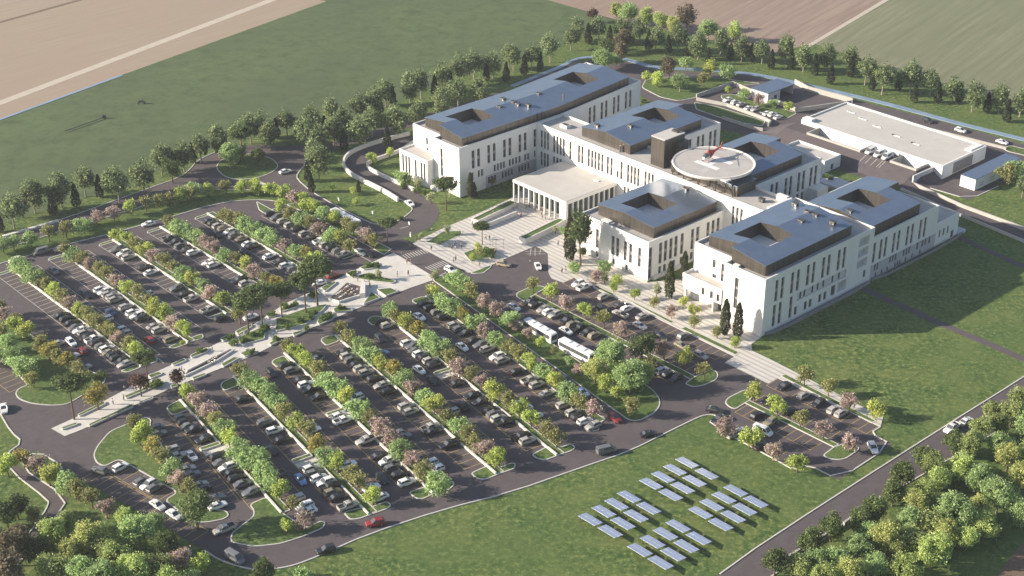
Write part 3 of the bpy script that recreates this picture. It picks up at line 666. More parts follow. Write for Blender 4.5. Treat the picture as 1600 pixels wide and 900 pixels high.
for x, y in ((-12,-5.5), (-6.5,-6.2), (0,-6.5), (6.5,-6.2), (12,-4.6), (12,4.6), (0,6.5), (-12,5)):
    m_ = MB(); s_ = 11.6/max(11.6, math.hypot(x, y)); m_.tube([(x,y,0 if abs(y) < 7 else 0), (x*s_,y*s_,ZD-.5)], .2, 'dark_steel', 6)
    m_.tube([(x,y,.1), (x*s_*.7 + 3*(1 if x < 0 else -1), y*s_*.95, ZD-.55)], .15, 'dark_steel', 6); m_.build('strut', root)
m_ = MB(); m_.box((RD*.72+1.2,-RD*.55,ZD-.35), (3.2,2.4,.5), 'wall_white'); m_.build('stair_landing', root)
# ---- middle front wing
PM = [(55.5,1.3), (83.7,1.3), (83.7,34.45), (55.5,34.45)]
wm = {0: row((7.2,13.8,15.7,18.9,21.1,24.7), 3.4, 1.0, 6.3, 't') + row((7.2,14.2,19.6), -.02+.4, .9, 2.0),
      1: row((.9,), .5, 1.1, 10.2, '3') + row((5.2,7.4,9.7,11.9,14.6), 4.1, 1.1, 6.8, 't') + row((19.2,21.5,26.2,28.5,30.8), 4.1, 1.1, 6.8, 't') + row((5.2,7.3,11.2,14.6,19.2), .6, 1.0, 2.6)}
root, off, ro = wing('hospital_wing', 'lower white front wing with square metal attic beside the entrance hall', PM, 12.7, wm)
attic(root, off, ((58.8,5.4,33.6), (81.6,5.4,33.2)), 70.0, 11.95, 15.4, 16.3, (63.9,75.8,9.9,22))
m_ = MB(); m_.box((64.5,3.4,12.3), (3.2,1.8,.8), 'render_white'); m_.box((66.6,3.6,12.15), (1.2,1.2,.5), 'roof_pale'); m_.build('skylight', ro).location = -off
vent(ro, off, 71, 31, 16.0)
m_ = MB(); m_.bx(83.72,84.6,3,16,0,1.0,'wall_white'); m_.build('plinth', root, off=off)
# ---- right front wing
PR = [(99.0,3.8), (113.2,3.8), (113.2,0), (127.7,0), (127.7,49.3), (99.0,49.3)]
wr = {0: row((7.4,), 12.0, .95, 2.5) + row((10.6,), 8.6, .95, 5.8, 't') + row((7.7,), 7.9, 1.5, 2.2, 'w'), 2: row((4.7,), 4.9, 1.1, 9.5, '3') + row((3.2,), 1.2, .8, 2.0),
      3: pairs((6.4,13.2,20.1,27.0,34.1), 2.5, 9.1, 1.1, 6.6, 't') + pairs((6.2,), 2.5, 1.3, 1.1, 6.8, 't') + row((12.2,), 1.3, 1.1, 6.8, 't') + row((14.6,19.0,21.2,25.6,27.9), 1.4, 1.1, 2.7)
         + [(26.0,5.6,22.5,2.6,'g')] + [(31.6,1.6,2.0,3.2,'w'), (35.6,1.6,4.2,3.2,'o')] + [(44.6,13.2,5.0,2.7,'o'), (44.6,9.7,5.0,2.6,'o'), (44.6,6.2,5.0,2.6,'o')] + row((46.4,), 2.2, 1.0, 2.4)}
root, off, ro = wing('hospital_wing', 'tall white front wing with stacked balconies above the big lawn', PR, H1, wr)
attic(root, off, ((102.2,6.0,41.2), (125.3,2.6,41.0)), 113.4, RO, 19.9, 21.4, (107.4,119.3,10.2,22.0))
for a, b in ((107,38.2), (113,36.4), (115.8,36.5), (115.5,30.2), (122.2,36)): vent(ro, off, a, b, 20.55)
m_ = MB(); m_.box((116.4,1.5,17.1), (1.8,1.0,.8), 'render_white'); m_.build('skylight', ro).location = -off
an = annex(root, off, 98.6, 113.15, -.4, 3.75, 4.4, 9.0, row((7.9,11.0,13.4), 4.9, .9, 2.3))
m_ = MB(); m_.bx(99.0,113.1,3.0,3.7,0,4.4,'render_white'); m_.bx(99.2,99.9,-.1,.6,0,4.4,'wall_white'); m_.bx(108.9,109.3,1.0,3,0,4.4,'wall_white'); m_.bx(109.6,112.6,2.86,2.99,.3,3.0,'glass_hall'); m_.build('porch', root, off=off)
m_ = MB()                                                     # low stone plinth following the lawn
m_.ribbon([(127.95,1.4), (128.9,4), (129.3,14), (129.3,40), (128.6,48.5)], .35, 0, .9, 'plinth_grey'); m_.build('terrace_wall', root, off=off)
m_ = MB(); m_.sheet([Vector(p+(0,)) for p in ((127.72,1.5),(129.1,6),(129.2,40),(127.72,48))], .12, 'plinth_grey'); m_.build('terrace', root, off=off)
# ---- lower rear right wing
P2 = [(99.0,49.34), (127.7,49.34), (127.7,82.5), (99.0,82.5)]
wq = {1: row((.9,), 5.6, 1.05, 6.6, 't') + pairs((5.3,11.8,18.7,25.3), 2.4, 5.7, 1.05, 6.6, 't') + row((2.2,3.5,9.8,11.2,12.6,16.7,18.1,19.5,23.7,26.4,28,30), 2.5, .75, 2.3) + row((3,6,8.8,12.8,14,15.2,18,21.6,25.6), .3, .7, 1.5)}
root, off, ro = wing('hospital_wing', 'white rear wing one step lower, at the far end of the big lawn', P2, 14.2, wq, faces={1: 5.1})
attic(root, off, ((103.4,50,79.5), (126.2,50.0,74.0)), 114.5, 13.45, 17.0, 18.4, (108.0,119.9,56.8,68))
vent(ro, off, 117, 51.5, 17.6)
annex(root, off, 113.0, 127.6, 82.52, 95, 0, 7.9, (), row((2.4,4.6,6.8), 2.6, .8, 2.6) + row((9.6,), .2, 1.6, 2.6, 'w'))
m_ = MB(); m_.ribbon([(127.95,50), (129.2,56), (129.4,80), (128.9,93), (127.8,98)], .35, 0, .8, 'plinth_grey'); m_.bx(124,128,95.1,99.5,0,.9,'render_grey'); m_.build('terrace_wall', root, off=off)
m_ = MB(); m_.bx(127.73,127.80,49.6,82.4,4.95,5.15,'wall_white'); m_.build('string_course', root, off=off)
# ---- two wings behind the spine
for a0, lab, tall in ((14.6, 'white rear wing with metal attic standing behind the dark lift tower', 0), (57.0, 'white rear wing with metal attic standing behind the helipad', 1)):
    PB = [(a0,47.04), (a0+28.1,47.04), (a0+28.1,80), (a0,80)]
    cs = (9.5, 16.5, 23.0, 29.2)
    wb = {1: pairs(cs[:], 2.4, 9.0, 1.05, 6.6, 't') + pairs(cs, 2.4, 1.6, 1.05, 6.6, 't') + row((1.8,3.6), 12.6, 1.0, 2.6), 2: pairs((6,13,20), 2.4, 9, 1.05, 6.6, 't')}
    root, off, ro = wing('hospital_wing', lab, PB, H1, wb)
    ba = 38.4 if not tall else 47.2
    attic(root, off, ((a0+3.4,ba,75.5), (a0+25.6,ba,72.8)), a0+14.6, RO, 19.9, 21.4, (a0+8.6,a0+20.4,56.5,68))
    if not tall:
        vent(ro, off, 22.5, 41, 20.3); vent(ro, off, 31, 48, 20.7)
        m_ = MB(); m_.tube([(36.5,37.6,RO), (36.5,37.6,RO+2.2)], .3, 'steel', 8); m_.build('flue', ro).location = -off
    else:
        m_ = MB(); m_.bx(85.12,89,74,79.5,0,9,'render_white'); m_.bx(89,89.1,76,78,2,6,'glass_dark'); m_.build('stair_block', root, off=off)
# ---- entrance hall
PH = (13.4, 38.6, 11.4, 34.4); root = empty('entrance_hall', W(26,23), RZ); off = Vector((26,23,0)); tag(root, 'glazed entrance hall with white columns and flat roof facing the square', 'entrance hall')
m_ = MB(); a0, a1, b0, b1 = PH; m_.bx(a0,a1,b0,b1,6.5,7.45,'render_white'); m_.bx(a0+.3,a1-.3,b0+.3,b1-.3,7.45,7.56,'roof_pale'); m_.box((33,30.5,7.7),(2.2,.8,.35),'render_white'); m_.build('roof', root, off=off)
for i in range(10):
    x = a0+.3+i*2.45
    if x < 36.2: m_ = MB(); m_.bx(x-.17,x+.17,b0+.05,b0+.55,0,6.5,'render_white'); m_.build('column', root, off=off)
m_ = MB(); m_.bx(36.0,38.55,b0+.04,b0+1.0,0,6.5,'render_white'); m_.build('pier', root, off=off)
for i in range(9):
    y = b0+3.2+i*2.35; m_ = MB(); m_.bx(a1-.55,a1-.04,y-.18,y+.18,0,6.5,'render_white'); m_.build('column', root, off=off)
m_ = MB(); m_.bx(a0+4.2,a1-3.0,b0+3.6,b0+3.7,0.05,6.5,'glass_hall')
for i in range(16): x = a0+4.2+i*1.2; m_.bx(x-.05,x+.05,b0+3.5,b0+3.58,0.05,6.5,'frame_grey')
for z in (2.4,4.4): m_.bx(a0+4.2,a1-3.0,b0+3.5,b0+3.59,z,z+.09,'frame_grey')
m_.build('glass_front', root, off=off)
m_ = MB(); m_.bx(a1-1.5,a1-1.4,b0+1.0,b1,0.05,6.5,'glass_hall')
for i in range(19): y = b0+1.0+i*1.2; m_.bx(a1-1.4,a1-1.32,y-.05,y+.05,0.05,6.5,'frame_grey')
m_.build('glass_side', root, off=off)
m_ = MB(); m_.bx(a0+4.2,a0+4.3,b0+3.7,b1,.05,6.5,'glass_hall'); m_.build('glass_side', root, off=off)
m_ = MB()                                                  # two short lines of unreadable small letters
for r_, z in enumerate((5.55,4.75)):
    x = 36.3
    for s_ in ((.3,.14,.3,.3) if r_ == 0 else (.3,.3,.14)):
        m_.bx(x,x+.09,b0-.02,b0+.03,z,z+.55,'dark_steel'); m_.bx(x+.09,x+s_,b0-.02,b0+.03,z+(.23 if r_ else .46),z+(.32 if r_ else .55),'dark_steel')
        if s_ > .2: m_.bx(x+s_-.09,x+s_,b0-.02,b0+.03,z,z+.3,'dark_steel')
        x += s_+.24
m_.build('lettering', root, off=off)
# ---- retaining planters on the square
def planter(pxs, h, lab, top='verge', taper=None):
    p = gp(pxs); c = sum(p, Vector())/len(p); root = empty('raised_planter', c); tag(root, lab, 'planter', 'raised planters on the square')
    if area(p) < 0: p = p[::-1]
    m_ = MB(); m_.prism(p, 0, h-.15, 'wall_white', top); m_.build('soil_top', root, off=c)
    m_ = MB(); m_.ribbon(p, .35, 0, h, 'wall_white', True); m_.build('wall', root, off=c)
planter([(812,378.5),(822,382),(871,358),(882,351),(874,349),(866,352)], 1.9, 'long raised planter with tall grey side wall beside the hall')
planter([(738,347.5),(747,350.5),(800,326),(806,321),(798,318)], 1.4, 'long raised planter beside the ramp left of the square')
m_ = MB(); m_.ribbon(gp([(747,360),(770,352),(808,336)]), .5, 0, 1.5, 'wall_white'); tag(m_.build('low_wall'), 'grey retaining wall of the walking ramp left of the square', 'wall', 'low white walls')
m_ = MB(); m_.ribbon(gp([(741,345),(770,333),(798,319)]), .4, 0, .5, 'wall_white'); tag(m_.build('low_wall'), 'thin low wall between grass slope and raised planter on the square', 'wall', 'low white walls')
# ---- curved ramp walls
m_ = MB(); m_.ribbon(smooth(gp([(640,211),(590,224),(556,236),(540,247),(536,260),(545,273),(565,284),(600,301),(622,315)]), 2, False), .7, 0, 1.5, 'wall_white'); tag(m_.build('ramp_wall'), 'long curved white parapet on the outer side of the ramp road', 'wall', 'ramp parapets')
m_ = MB(); m_.ribbon(smooth(gp([(650,222),(626,238),(600,247),(578,255),(571.5,260),(582,270),(652,301)]), 2, False), .6, 0, 1.3, 'wall_white'); tag(m_.build('ramp_wall'), 'curved white parapet on the inner side of the ramp road', 'wall', 'ramp parapets')
# ---- service buildings behind
PB = [(39.5,129.4), (99.2,129.4), (99.2,156), (39.5,156)]
root, off, ro = wing('service_building', 'long low pale service building with flat roof behind the hospital', PB, 5.0, {}, roofz=.45, cat='service building', group='service buildings', roofm='roof_pale', par=.5)
m_ = MB()
for i in range(14): y = 136+i*.85; m_.bx(99.22,99.28,y,y+.7,.3,4.2,'plinth_grey')
m_.build('corrugated_panel', root, off=off)
for y, w_ in ((129.9,5.4), (149,3.6)): m_ = MB(); m_.bx(99.22,99.32,y,y+w_,.05,4.0,'plastic_white'); m_.build('roller_door', root, off=off)
YH = [(113.7,.05), (118,1.8), (122.2,3.3), (129.36,3.3)]        # the yard climbs towards the loading pits
YA = [30, 38, 42, 47.5, 54, 62, 70.7, 76, 83, 88, 93.6, 99.3]
def yf(a): return max(0, min(1, (a-30)/8))*max(0, min(1, (99.3-a)/5.7))
m_ = MB()
for i in range(len(YA)-1):
    for j in range(3):
        if j == 2 and (47 < (YA[i]+YA[i+1])/2 < 71 or 82.5 < (YA[i]+YA[i+1])/2 < 94): continue
        q = [(YA[i],YH[j]), (YA[i+1],YH[j]), (YA[i+1],YH[j+1]), (YA[i],YH[j+1])]
        m_.add([W(a,b,.05+h*yf(a)) for a,(b,h) in q], [(0,1,2,3)], 'asphalt')
for i in range(5):
    a = 73.5+i*2.3 if i < 4 else 81.4
    m_.add([W(a,118.2,1.95), W(a+.14,118.2,1.95), W(a+.14,122,3.34), W(a,122,3.34)], [(0,1,2,3)], 'line_white')
struct(m_.build('service_yard'))
for a0_, a1_ in ((47.5,70.7), (83.0,93.6)):                 # sunk loading pits with parapets
    m_ = MB(); m_.bx(a0_,a1_,122.2,122.75,0,4.1,'wall_stone'); m_.bx(a0_,a0_+.5,122.75,129.36,0,4.1,'wall_stone'); m_.bx(a1_-.5,a1_,122.75,129.36,0,4.1,'wall_stone'); m_.build('pit_wall', root, off=off)
    for q in range(int((a1_-a0_-3)/6.5)):
        m_ = MB(); m_.bx(a0_+3.4+q*6.5,a0_+7.6+q*6.5,129.3,129.38,.1,3.2,'plastic_white'); m_.build('dock_door', root, off=off)
m_ = MB(); m_.bx(39.6,43.5,129.9,132.4,4.6,5.6,'render_white'); m_.bx(95.8,98.2,147.8,155.2,4.6,5.25,'render_white'); m_.build('roof_upstand', ro).location = -off
for i, (a, b) in enumerate(((47,149),(54,146.5),(62,144),(72,141.5),(81,140))):
    m_ = MB(); m_.box((0,0,.12), (3.4,.3,.22), 'render_white'); m_.box((-1.4,.1,.2), (.7,.6,.4), 'dark_steel' if i > 2 else 'roof_pale'); o = m_.build('roof_unit', ro); o.location = Vector((a,b,4.55))-off
root, off, ro = wing('service_building', 'plain white box building with sunlit roof beside the service yard', [(50.5,104.5),(69,104.5),(69,113.6),(50.5,113.6)], 4.5, {1: row((4.5,), .1, 1.2, 2.2)}, cat='service building', group='service buildings', roofm='roof_pale')
m_ = MB(); m_.bx(69.1,92,96,104,0,.6,'render_grey'); m_.build('yard_slab', root, off=off)
# open shed
root = empty('open_shed', W(8.4,151.5), RZ); off = Vector((8.4,151.5,0)); tag(root, 'small open fronted shed with flat bluish roof behind the small parking lot', 'shed', 'service buildings')
m_ = MB(); m_.bx(4,12.7,143.6,159.4,3.9,4.2,'metal_roof'); m_.build('roof', root, off=off)
m_ = MB(); m_.bx(4.2,4.45,143.8,159.2,0,3.9,'render_grey'); m_.bx(4.45,12.4,143.8,144.05,0,3.9,'render_grey'); m_.bx(4.45,12.4,158.9,159.2,0,3.9,'render_grey'); m_.bx(12.2,12.45,144.05,151,0,3.9,'render_grey'); m_.build('wall', root, off=off)
m_ = MB(); m_.bx(12.46,12.52,147.5,149,0,2.4,'dark_steel'); m_.build('door', root, off=off)
# containers
root = empty('container_store', W(109.3,143), RZ); off = Vector((109.3,143,0)); tag(root, 'long box store with bluish roof and white doors at the yard edge', 'container store', 'service buildings')
m_ = MB(); m_.bx(106.4,112.1,129.3,156.6,0,4.0,'render_white'); m_.build('wall', root, off=off)
m_ = MB(); m_.bx(106.3,112.2,129.2,156.7,4.0,4.15,'metal_roof'); m_.build('roof', root, off=off)
for i in range(4):
    y = 130+i*6.6; m_ = MB(); m_.bx(112.12,112.2,y,y+5.9,.15,3.7,'plastic_white')
    for r_ in (0, 1):
        for c_ in range(3): m_.bx(112.2,112.22,y+1.6+c_*1.0,y+2.2+c_*1.0,1.2+r_*.9,1.32+r_*.9,'dark_steel'); m_.bx(112.2,112.22,y+1.6+c_*1.0,y+1.75+c_*1.0,.9+r_*.9,1.5+r_*.9,'dark_steel')
    m_.build('door', root, off=off)
# yard walls
for i, (p, h, lab) in enumerate((([(1088,153),(1145,133),(1245,175),(1330,163)], 1.6, 'pale wall round the small service parking lot'), ([(1088,157),(1135,166),(1195,188),(1204,193),(1200,198)], 1.3, 'pale retaining wall along the sunk green strip'),
    ([(1128,186),(1180,203),(1192,205)], 1.2, 'pale wall on the near side of the sunk lane'), ([(1242,131),(1262,142),(1332,161)], 2.0, 'pale wall behind the yard beside the open shed'), ([(1345,170),(1450,203),(1572,234)], 1.0, 'long low wall between service building and ring road'),
    ([(1425,290),(1474,268)], 3.6, 'tall thin screen wall at the corner of the service building'), ([(1425,289),(1505,325),(1600,360),(1700,399)], 1.2, 'low wall on the upper side of the right access lane'), ([(1408,297),(1482,330),(1600,379),(1700,420)], .9, 'low white wall between access lane and big lawn'), ([(1222,262),(1290,292),(1370,320)], 1.0, 'low pale wall of the court behind the right wings'),
    ([(1216,882),(1316,823)], .9, 'low white wall beside road near the dark round trees'), ([(1318,821),(1375,780)], .9, 'low white wall beside road next to the wood'))):
    m_ = MB(); m_.ribbon(gp(p), .5, 0, h, 'wall_stone' if i != 5 else 'render_grey'); tag(m_.build('boundary_wall'), lab, 'wall', 'boundary walls')
# ================================================================== VEHICLES
CARCOL = {'w': ('white', (.78,.77,.75)), 's': ('silver', (.42,.40,.37)), 'g': ('grey', (.16,.16,.165)), 'k': ('black', (.022,.022,.025)), 'r': ('red', (.27,.025,.025)), 'b': ('dark blue', (.04,.06,.16)),
          'l': ('light blue', (.20,.30,.55)), 'o': ('olive beige', (.28,.245,.165)), 't': ('tan', (.45,.37,.26))}
def ringc(x, wl, wh, z0, z1, zm):
    return [(x,-wl*.86,z0), (x,-wl,zm), (x,-wh,z1), (x,wh,z1), (x,wl,zm), (x,wl*.86,z0)]
def car_meshes(kind):
    "nose towards +x; parts as meshes"
    P = {}
    b = MB(); g = MB()
    if kind == 'sedan': L, H, bl = 4.55, 1.43, .92; prof = [(-2.27,.62,.74,.30),(-2.2,.80,.90,.24),(-1.5,.90,.97,.22),(-.6,.92,.96,.22),(.75,.92,.94,.22),(1.6,.89,.86,.22),(2.1,.80,.74,.24),(2.27,.62,.60,.32)]; cab = [(-1.72,.74,.96),(-1.05,.64,1.40),(.10,.64,1.43),(.98,.76,.95)]
    elif kind == 'hatchback': L, H, bl = 4.35, 1.62, 1.02; prof = [(-2.17,.70,.95,.34),(-2.1,.84,1.02,.26),(-1.4,.92,1.05,.24),(-.4,.93,1.03,.24),(.85,.93,1.0,.24),(1.5,.90,.94,.24),(2.0,.82,.82,.26),(2.17,.64,.66,.34)]; cab = [(-2.04,.74,1.04),(-1.72,.66,1.56),(.05,.66,1.62),(.92,.78,1.02)]
    elif kind == 'pickup': L, H, bl = 5.3, 1.75, 1.05; prof = [(-2.65,.84,1.0,.42),(-2.6,.92,1.05,.36),(-1.2,.95,1.06,.34),(-.3,.95,1.06,.34),(1.1,.95,1.08,.34),(1.9,.93,1.04,.34),(2.5,.86,.92,.36),(2.65,.70,.78,.42)]; cab = [(-.95,.80,1.06),(-.70,.72,1.72),(.45,.72,1.75),(1.2,.80,1.08)]
    else: L, H, bl = 5.1, 2.05, 1.1; prof = [(-2.55,.86,1.2,.36),(-2.5,.93,1.25,.3),(-1.3,.95,1.25,.28),(0,.95,1.25,.28),(1.3,.95,1.2,.28),(2.0,.92,1.05,.28),(2.45,.84,.85,.3),(2.55,.66,.7,.36)]; cab = [(-2.5,.84,1.24),(-2.42,.78,2.0),(.95,.76,2.05),(1.75,.84,1.2)]
    b.loft([ringc(x, wl, wl*.93, z0, zt, (z0+zt)*.52) for x, wl, zt, z0 in prof], 'car_paint')
    (x0,w0,za), (x1,w1,zb), (x2,w2,zc), (x3,w3,zd) = cab
    lo = [(x0,-w0,za-.06),(x3,-w3,zd-.06),(x3,w3,zd-.06),(x0,w0,za-.06)]; hi = [(x1,-w1,zb),(x2,-w2,zc),(x2,w2,zc),(x1,w1,zb)]
    g.add(lo+hi, [(0,1,5,4),(1,2,6,5),(2,3,7,6),(3,0,4,7)], 'glass_dark')
    rw = .04; ro = [(x1-.06,-w1-rw,zb-.02),(x2+.08,-w2-rw,zc-.04),(x2+.08,w2+rw,zc-.04),(x1-.06,w1+rw,zb-.02)]; rh = [(x1+.12,-w1+.12,zb+.05),(x2-.12,-w2+.12,zc+.04),(x2-.12,w2-.12,zc+.04),(x1+.12,w1-.12,zb+.05)]
    b.add(ro+rh, [(3,2,1,0),(4,5,6,7),(0,1,5,4),(1,2,6,5),(2,3,7,6),(3,0,4,7)], 'car_paint')
    for s in (-1, 1):                                        # pillars
        for (xa, wa, zq), (xb, wb, zr) in (((x0,w0,za), (x1,w1,zb)), ((x3,w3,zd), (x2,w2,zc))):
            b.tube([(xa,s*(wa+.01),zq-.04), (xb,s*(wb+.02),zr)], .055, 'car_paint', 4)
        xm = (x1+x2)/2 - .1; b.tube([(xm,s*(w1+.11),za-.03),(xm,s*(w1+.03),zb)], .05, 'car_paint', 4)
        if kind == 'van': b.bx(x0+.2,xm-.3,min(s*.80,s*.87),max(s*.80,s*.87),za,zb-.1,'car_paint')
        b.box((x3-.25, s*(w3+.19), zd+.07), (.14,.2,.14), 'car_paint')
    if kind == 'pickup':
        b.bx(-2.5,-1.05,-.78,.78,1.065,1.075,'chassis'); 
        for q in ((-2.62,-2.5,-.92,.92), (-2.5,-1.05,-.92,-.78), (-2.5,-1.05,.78,.92)): b.bx(q[0],q[1],q[2],q[3],1.0,1.25,'car_paint')
    P['body'] = b.mesh('car_body'); P['window'] = g.mesh('car_window')
    wr = .33 if kind in ('sedan','hatchback') else .38; wm = MB()
    n = 12
    for y, f in ((-.11,1), (.11,1)): pass
    rg = lambda y, r: [(r*math.cos(2*math.pi*i/n), y, r*math.sin(2*math.pi*i/n)) for i in range(n)]
    wm.loft([rg(.11,wr*.55), rg(.11,wr*.93), rg(.07,wr), rg(-.07,wr), rg(-.11,wr*.93), rg(-.11,wr*.55)], 'tyre')
    wm.add(rg(.115,wr*.6), [tuple(range(n))[::-1]], 'rim'); wm.add(rg(-.115,wr*.6), [tuple(range(n))], 'rim')
    P['wheel'] = wm.mesh('car_wheel'); P['wr'] = wr; P['axle'] = L*.295
    h = MB(); h.box((0,0,0), (.10,.34,.15), 'lamp'); P['headlight'] = h.mesh('headlight')
    h = MB(); h.box((0,0,0), (.08,.30,.18), 'lamp_red'); P['tail_light'] = h.mesh('tail_light')
    P['L'] = L; P['ht'] = (prof[-2][2]-.14, prof[1][2]-.14); P['w'] = prof[2][1]
    return P
CM = {k: car_meshes(k) for k in ('sedan','hatchback','pickup','van')}
def car(p, ang, col, kind, label, group):
    P = CM[kind]; nm, rgb = CARCOL[col]; j = random.uniform(.85, 1.12)
    root = empty(kind, Vector((p.x, p.y, .035)), ang); tag(root, label, 'car' if kind in ('sedan','hatchback') else kind, group)
    rgb = tuple(min(.85, c*j) for c in rgb)
    o = link('body', P['body'], root); o.color = (*rgb, 1)
    link('window', P['window'], root)
    for sx in (1, -1):
        for sy in (1, -1): link('wheel', P['wheel'], root, (sx*P['axle'], sy*(P['w']-.12), P['wr']))
    for sy in (1, -1):
        link('headlight', P['headlight'], root, (P['L']/2-.13, sy*.55, P['ht'][0])); link('tail_light', P['tail_light'], root, (-P['L']/2+.07, sy*.6, P['ht'][1]))
    root['shade'] = 1; del root['shade']
    return root
KW = {'S': 'hatchback', 'D': 'sedan', 'P': 'pickup', 'V': 'van'}
def carrow(key, side, toks, lab, group):
    "toks = list of (x, y, codes[, x2, y2]) : image points of car centres on a divider"
    A, B, d, n, L, _, wid = DIV[key]
    s = -n if side < 0 else n
    for t in toks:
        cs = t[2].split(); m = len(cs); P0 = G(t[0], t[1], .8); P1 = G(t[3], t[4], .8) if m > 1 else P0
        for i, c in enumerate(cs):
            p = P0 + (P1-P0)*(i/(m-1) if m > 1 else 0)
            k = (p-A).dot(d); q = 2.95 + random.uniform(-.25, .3)
            p = A + d*k + s*(q + (wid if side > 0 else 0))
            kind = KW[c[1]] if len(c) > 1 else random.choice(('sedan','hatchback','hatchback'))
            ang = math.atan2(s.y, s.x) + (math.pi if random.random() < .72 else 0) + R(random.uniform(-1.5, 1.5))
            car(p, ang, c[0], kind, '%s %s parked %s' % (CARCOL[c[0]][0], kind, lab), group)
def rl(n, lot, s): return '%s %s divider, %s car park' % ('in front of' if s < 0 else 'behind', WORDN[n], lot)
ROWS = [
 ('U1',-1,[(89,494,'k k k g',113,512),(119,517,'w sS k wP k',146,537),(152,543,'g w o k k k s',192,569)]), ('U1',1,[(167,498,'w'),(189,515,'w sS',197,521)]),
 ('U2',-1,[(156,452,'w wS s sS sS',181,467),(199,478,'sS'),(209,487,'w wS k',224,496),(243,508,'s sS',250,514),(267,529,'oS')]), ('U2',1,[(230,460,'w')]),
 ('U3',-1,[(183,389,'gP wS sS',201,401),(225,417,'k w',237,424),(273,450,'gS k',286,459),(299,466,'sP'),(324,484,'sP'),(343,497,'k')]), ('U3',1,[(289,497,'k')]),
 ('U4',-1,[(266,371,'gP k gS k',292,389),(302,394,'w'),(327,409,'w wS',333,413),(370,438,'kP s gS s',397,455)]),
 ('U5',-1,[(323,345,'k k sS oS',347,357),(357,362,'wS g o',375,373),(388,380,'w kS',394,384),(421,399,'w k',435,408),(447,414,'w g sS',467,427)]),
 ('U6',-1,[(418,334,'k gS sS s kS',460,358),(471,366,'sS k',482,371),(495,378,'wP s k gS',523,393),(534,398,'sP')]),
 ('D1',-1,[(287,651,'g kS g k',305,669),(321,685,'k'),(344,711,'k g wS k kS g',380,754),(391,768,'g')]), ('D1',1,[(433,741,'gP'),(459,780,'sS w',470,792),(479,799,'w')]),
 ('D2',-1,[(383,621,'k'),(417,658,'gS wS k',443,685),(489,730,'wS gS wS w kP oS k',531,774),(545,789,'sP')]), ('D2',1,[(481,665,'s w',488,671),(548,723,'w'),(583,760,'w'),(598,774,'w')]),
 ('D3',-1,[(444,571,'k gS',452,579),(468,593,'k wS kP',481,609),(496,619,'kS'),(527,650,'wS wP',534,657),(573,687,'sP'),(594,710,'k wS gS kS',625,740),(639,751,'wS')]), ('D3',1,[(494,561,'gP'),(543,604,'g'),(556,621,'w'),(622,677,'sS gP',629,683),(670,724,'w wS',678,734)]),
 ('D4',-1,[(535,549,'k sS gS k s sS',573,581),(584,591,'k s kS',607,611),(633,634,'s sS',642,642),(670,668,'sP k',676,673),(703,693,'kP')]), ('D4',1,[(585,556,'l'),(601,578,'s'),(685,651,'s')]),
 ('D5',-1,[(591,502,'k sS',600,509),(634,536,'wS gS g wS kS sS kS',676,569),(711,599,'k'),(736,617,'k kS',750,627),(764,640,'k gS sS kP',787,659),(813,681,'kP sS',823,688)]), ('D5',1,[(682,532,'s'),(793,638,'w w',801,644),(819,656,'w')]),
 ('D6',-1,[(664,473,'k kS g k',695,493),(710,507,'s gS k',727,519),(740,531,'k gS sS',760,545),(774,557,'wS sS',783,563),(806,580,'k'),(825,594,'sP sS',834,602),(853,614,'s'),(877,633,'sS'),(893,644,'s k',901,651),(912,658,'wS sS',923,666)]),
 ('F',-1,[(833,469,'kP kS',841,473),(853,480,'s wS sS',871,489),(889,498,'k oS kP k oS',934,521),(1020,565,'k'),(1040,575,'wS kS k',1063,587)]),
 ('G',-1,[(899,444,'wS wP',910,449),(943,463,'sS'),(969,475,'k w',981,481),(1002,494,'s'),(1066,525,'g')]),
 ('H0',-1,[(1225,602,'k'),(1256,617,'sS k',1280,628),(1303,639,'sS sS',1314,645)]), ('H',1,[(1198,626,'k'),(1231,644,'kS')]), ('H',-1,[(1183,648,'kS oS',1203,659)]),
]
for key, sd_, tk in ROWS:
    n_ = int(key[1]) if key[1:] else 0
    if key[0] == 'U': lab = rl(n_, 'upper', sd_)
    elif key[0] == 'D': lab = rl(n_, 'lower', sd_)
    else: lab = {'F': 'beside the bus lane', 'G': 'along hospital footway', 'H0': 'along striped footway, right car park', 'H': 'at the divider of small right car park' if sd_ > 0 else 'below the divider of small right car park'}[key]
    if key == 'D1' and sd_ < 0: pass
    carrow(key, sd_, tk, lab, 'cars parked ' + lab)
# rows without a divider of their own
def freerow(a, b, toks, lab, jit=0):
    A, B = G(*a), G(*b); d, n = rown(A, B)
    for x, y, c in toks:
        p = G(x, y, .8); kind = KW[c[1]] if len(c) > 1 else 'sedan'
        ang = math.atan2(n.y, n.x) + (math.pi if random.random() < .3 else 0)
        car(p, ang, c[0], kind, '%s %s parked %s' % (CARCOL[c[0]][0], kind, lab), 'cars parked ' + lab)
freerow((234,660), (340,793), [(242,668,'g'),(247,677,'g'),(267,703,'sS'),(276,713,'sP'),(292,732,'s'),(299,741,'gS'),(311,757,'s'),(316,763,'k'),(335,779,'gP'),(340,789,'w')], 'behind the left lawn island of lower car park')
freerow((0,492), (165,590), [(88,537,'s'),(112,556,'w'),(131,574,'s')], 'behind the left tree bed of upper car park')
freerow((186,717), (279,770), [(188,729,'wS'),(222,751,'gS'),(232,756,'wS'),(242,761,'gS')], 'in the small lot at lower left')
freerow((1106,662), (1245,737), [(1123,653,'k'),(1146,677,'s'),(1156,673,'s'),(1188,695,'k')], 'beside the solar lawn, right car park')
freerow((1127,154), (1228,186), [(1137,155,'w'),(1149,159,'wS'),(1158,162,'s'),(1170,168,'w'),(1180,170,'sS'),(1199,176,'w'),(1207,178,'wS'),(1216,182,'w')], 'in the small service lot')
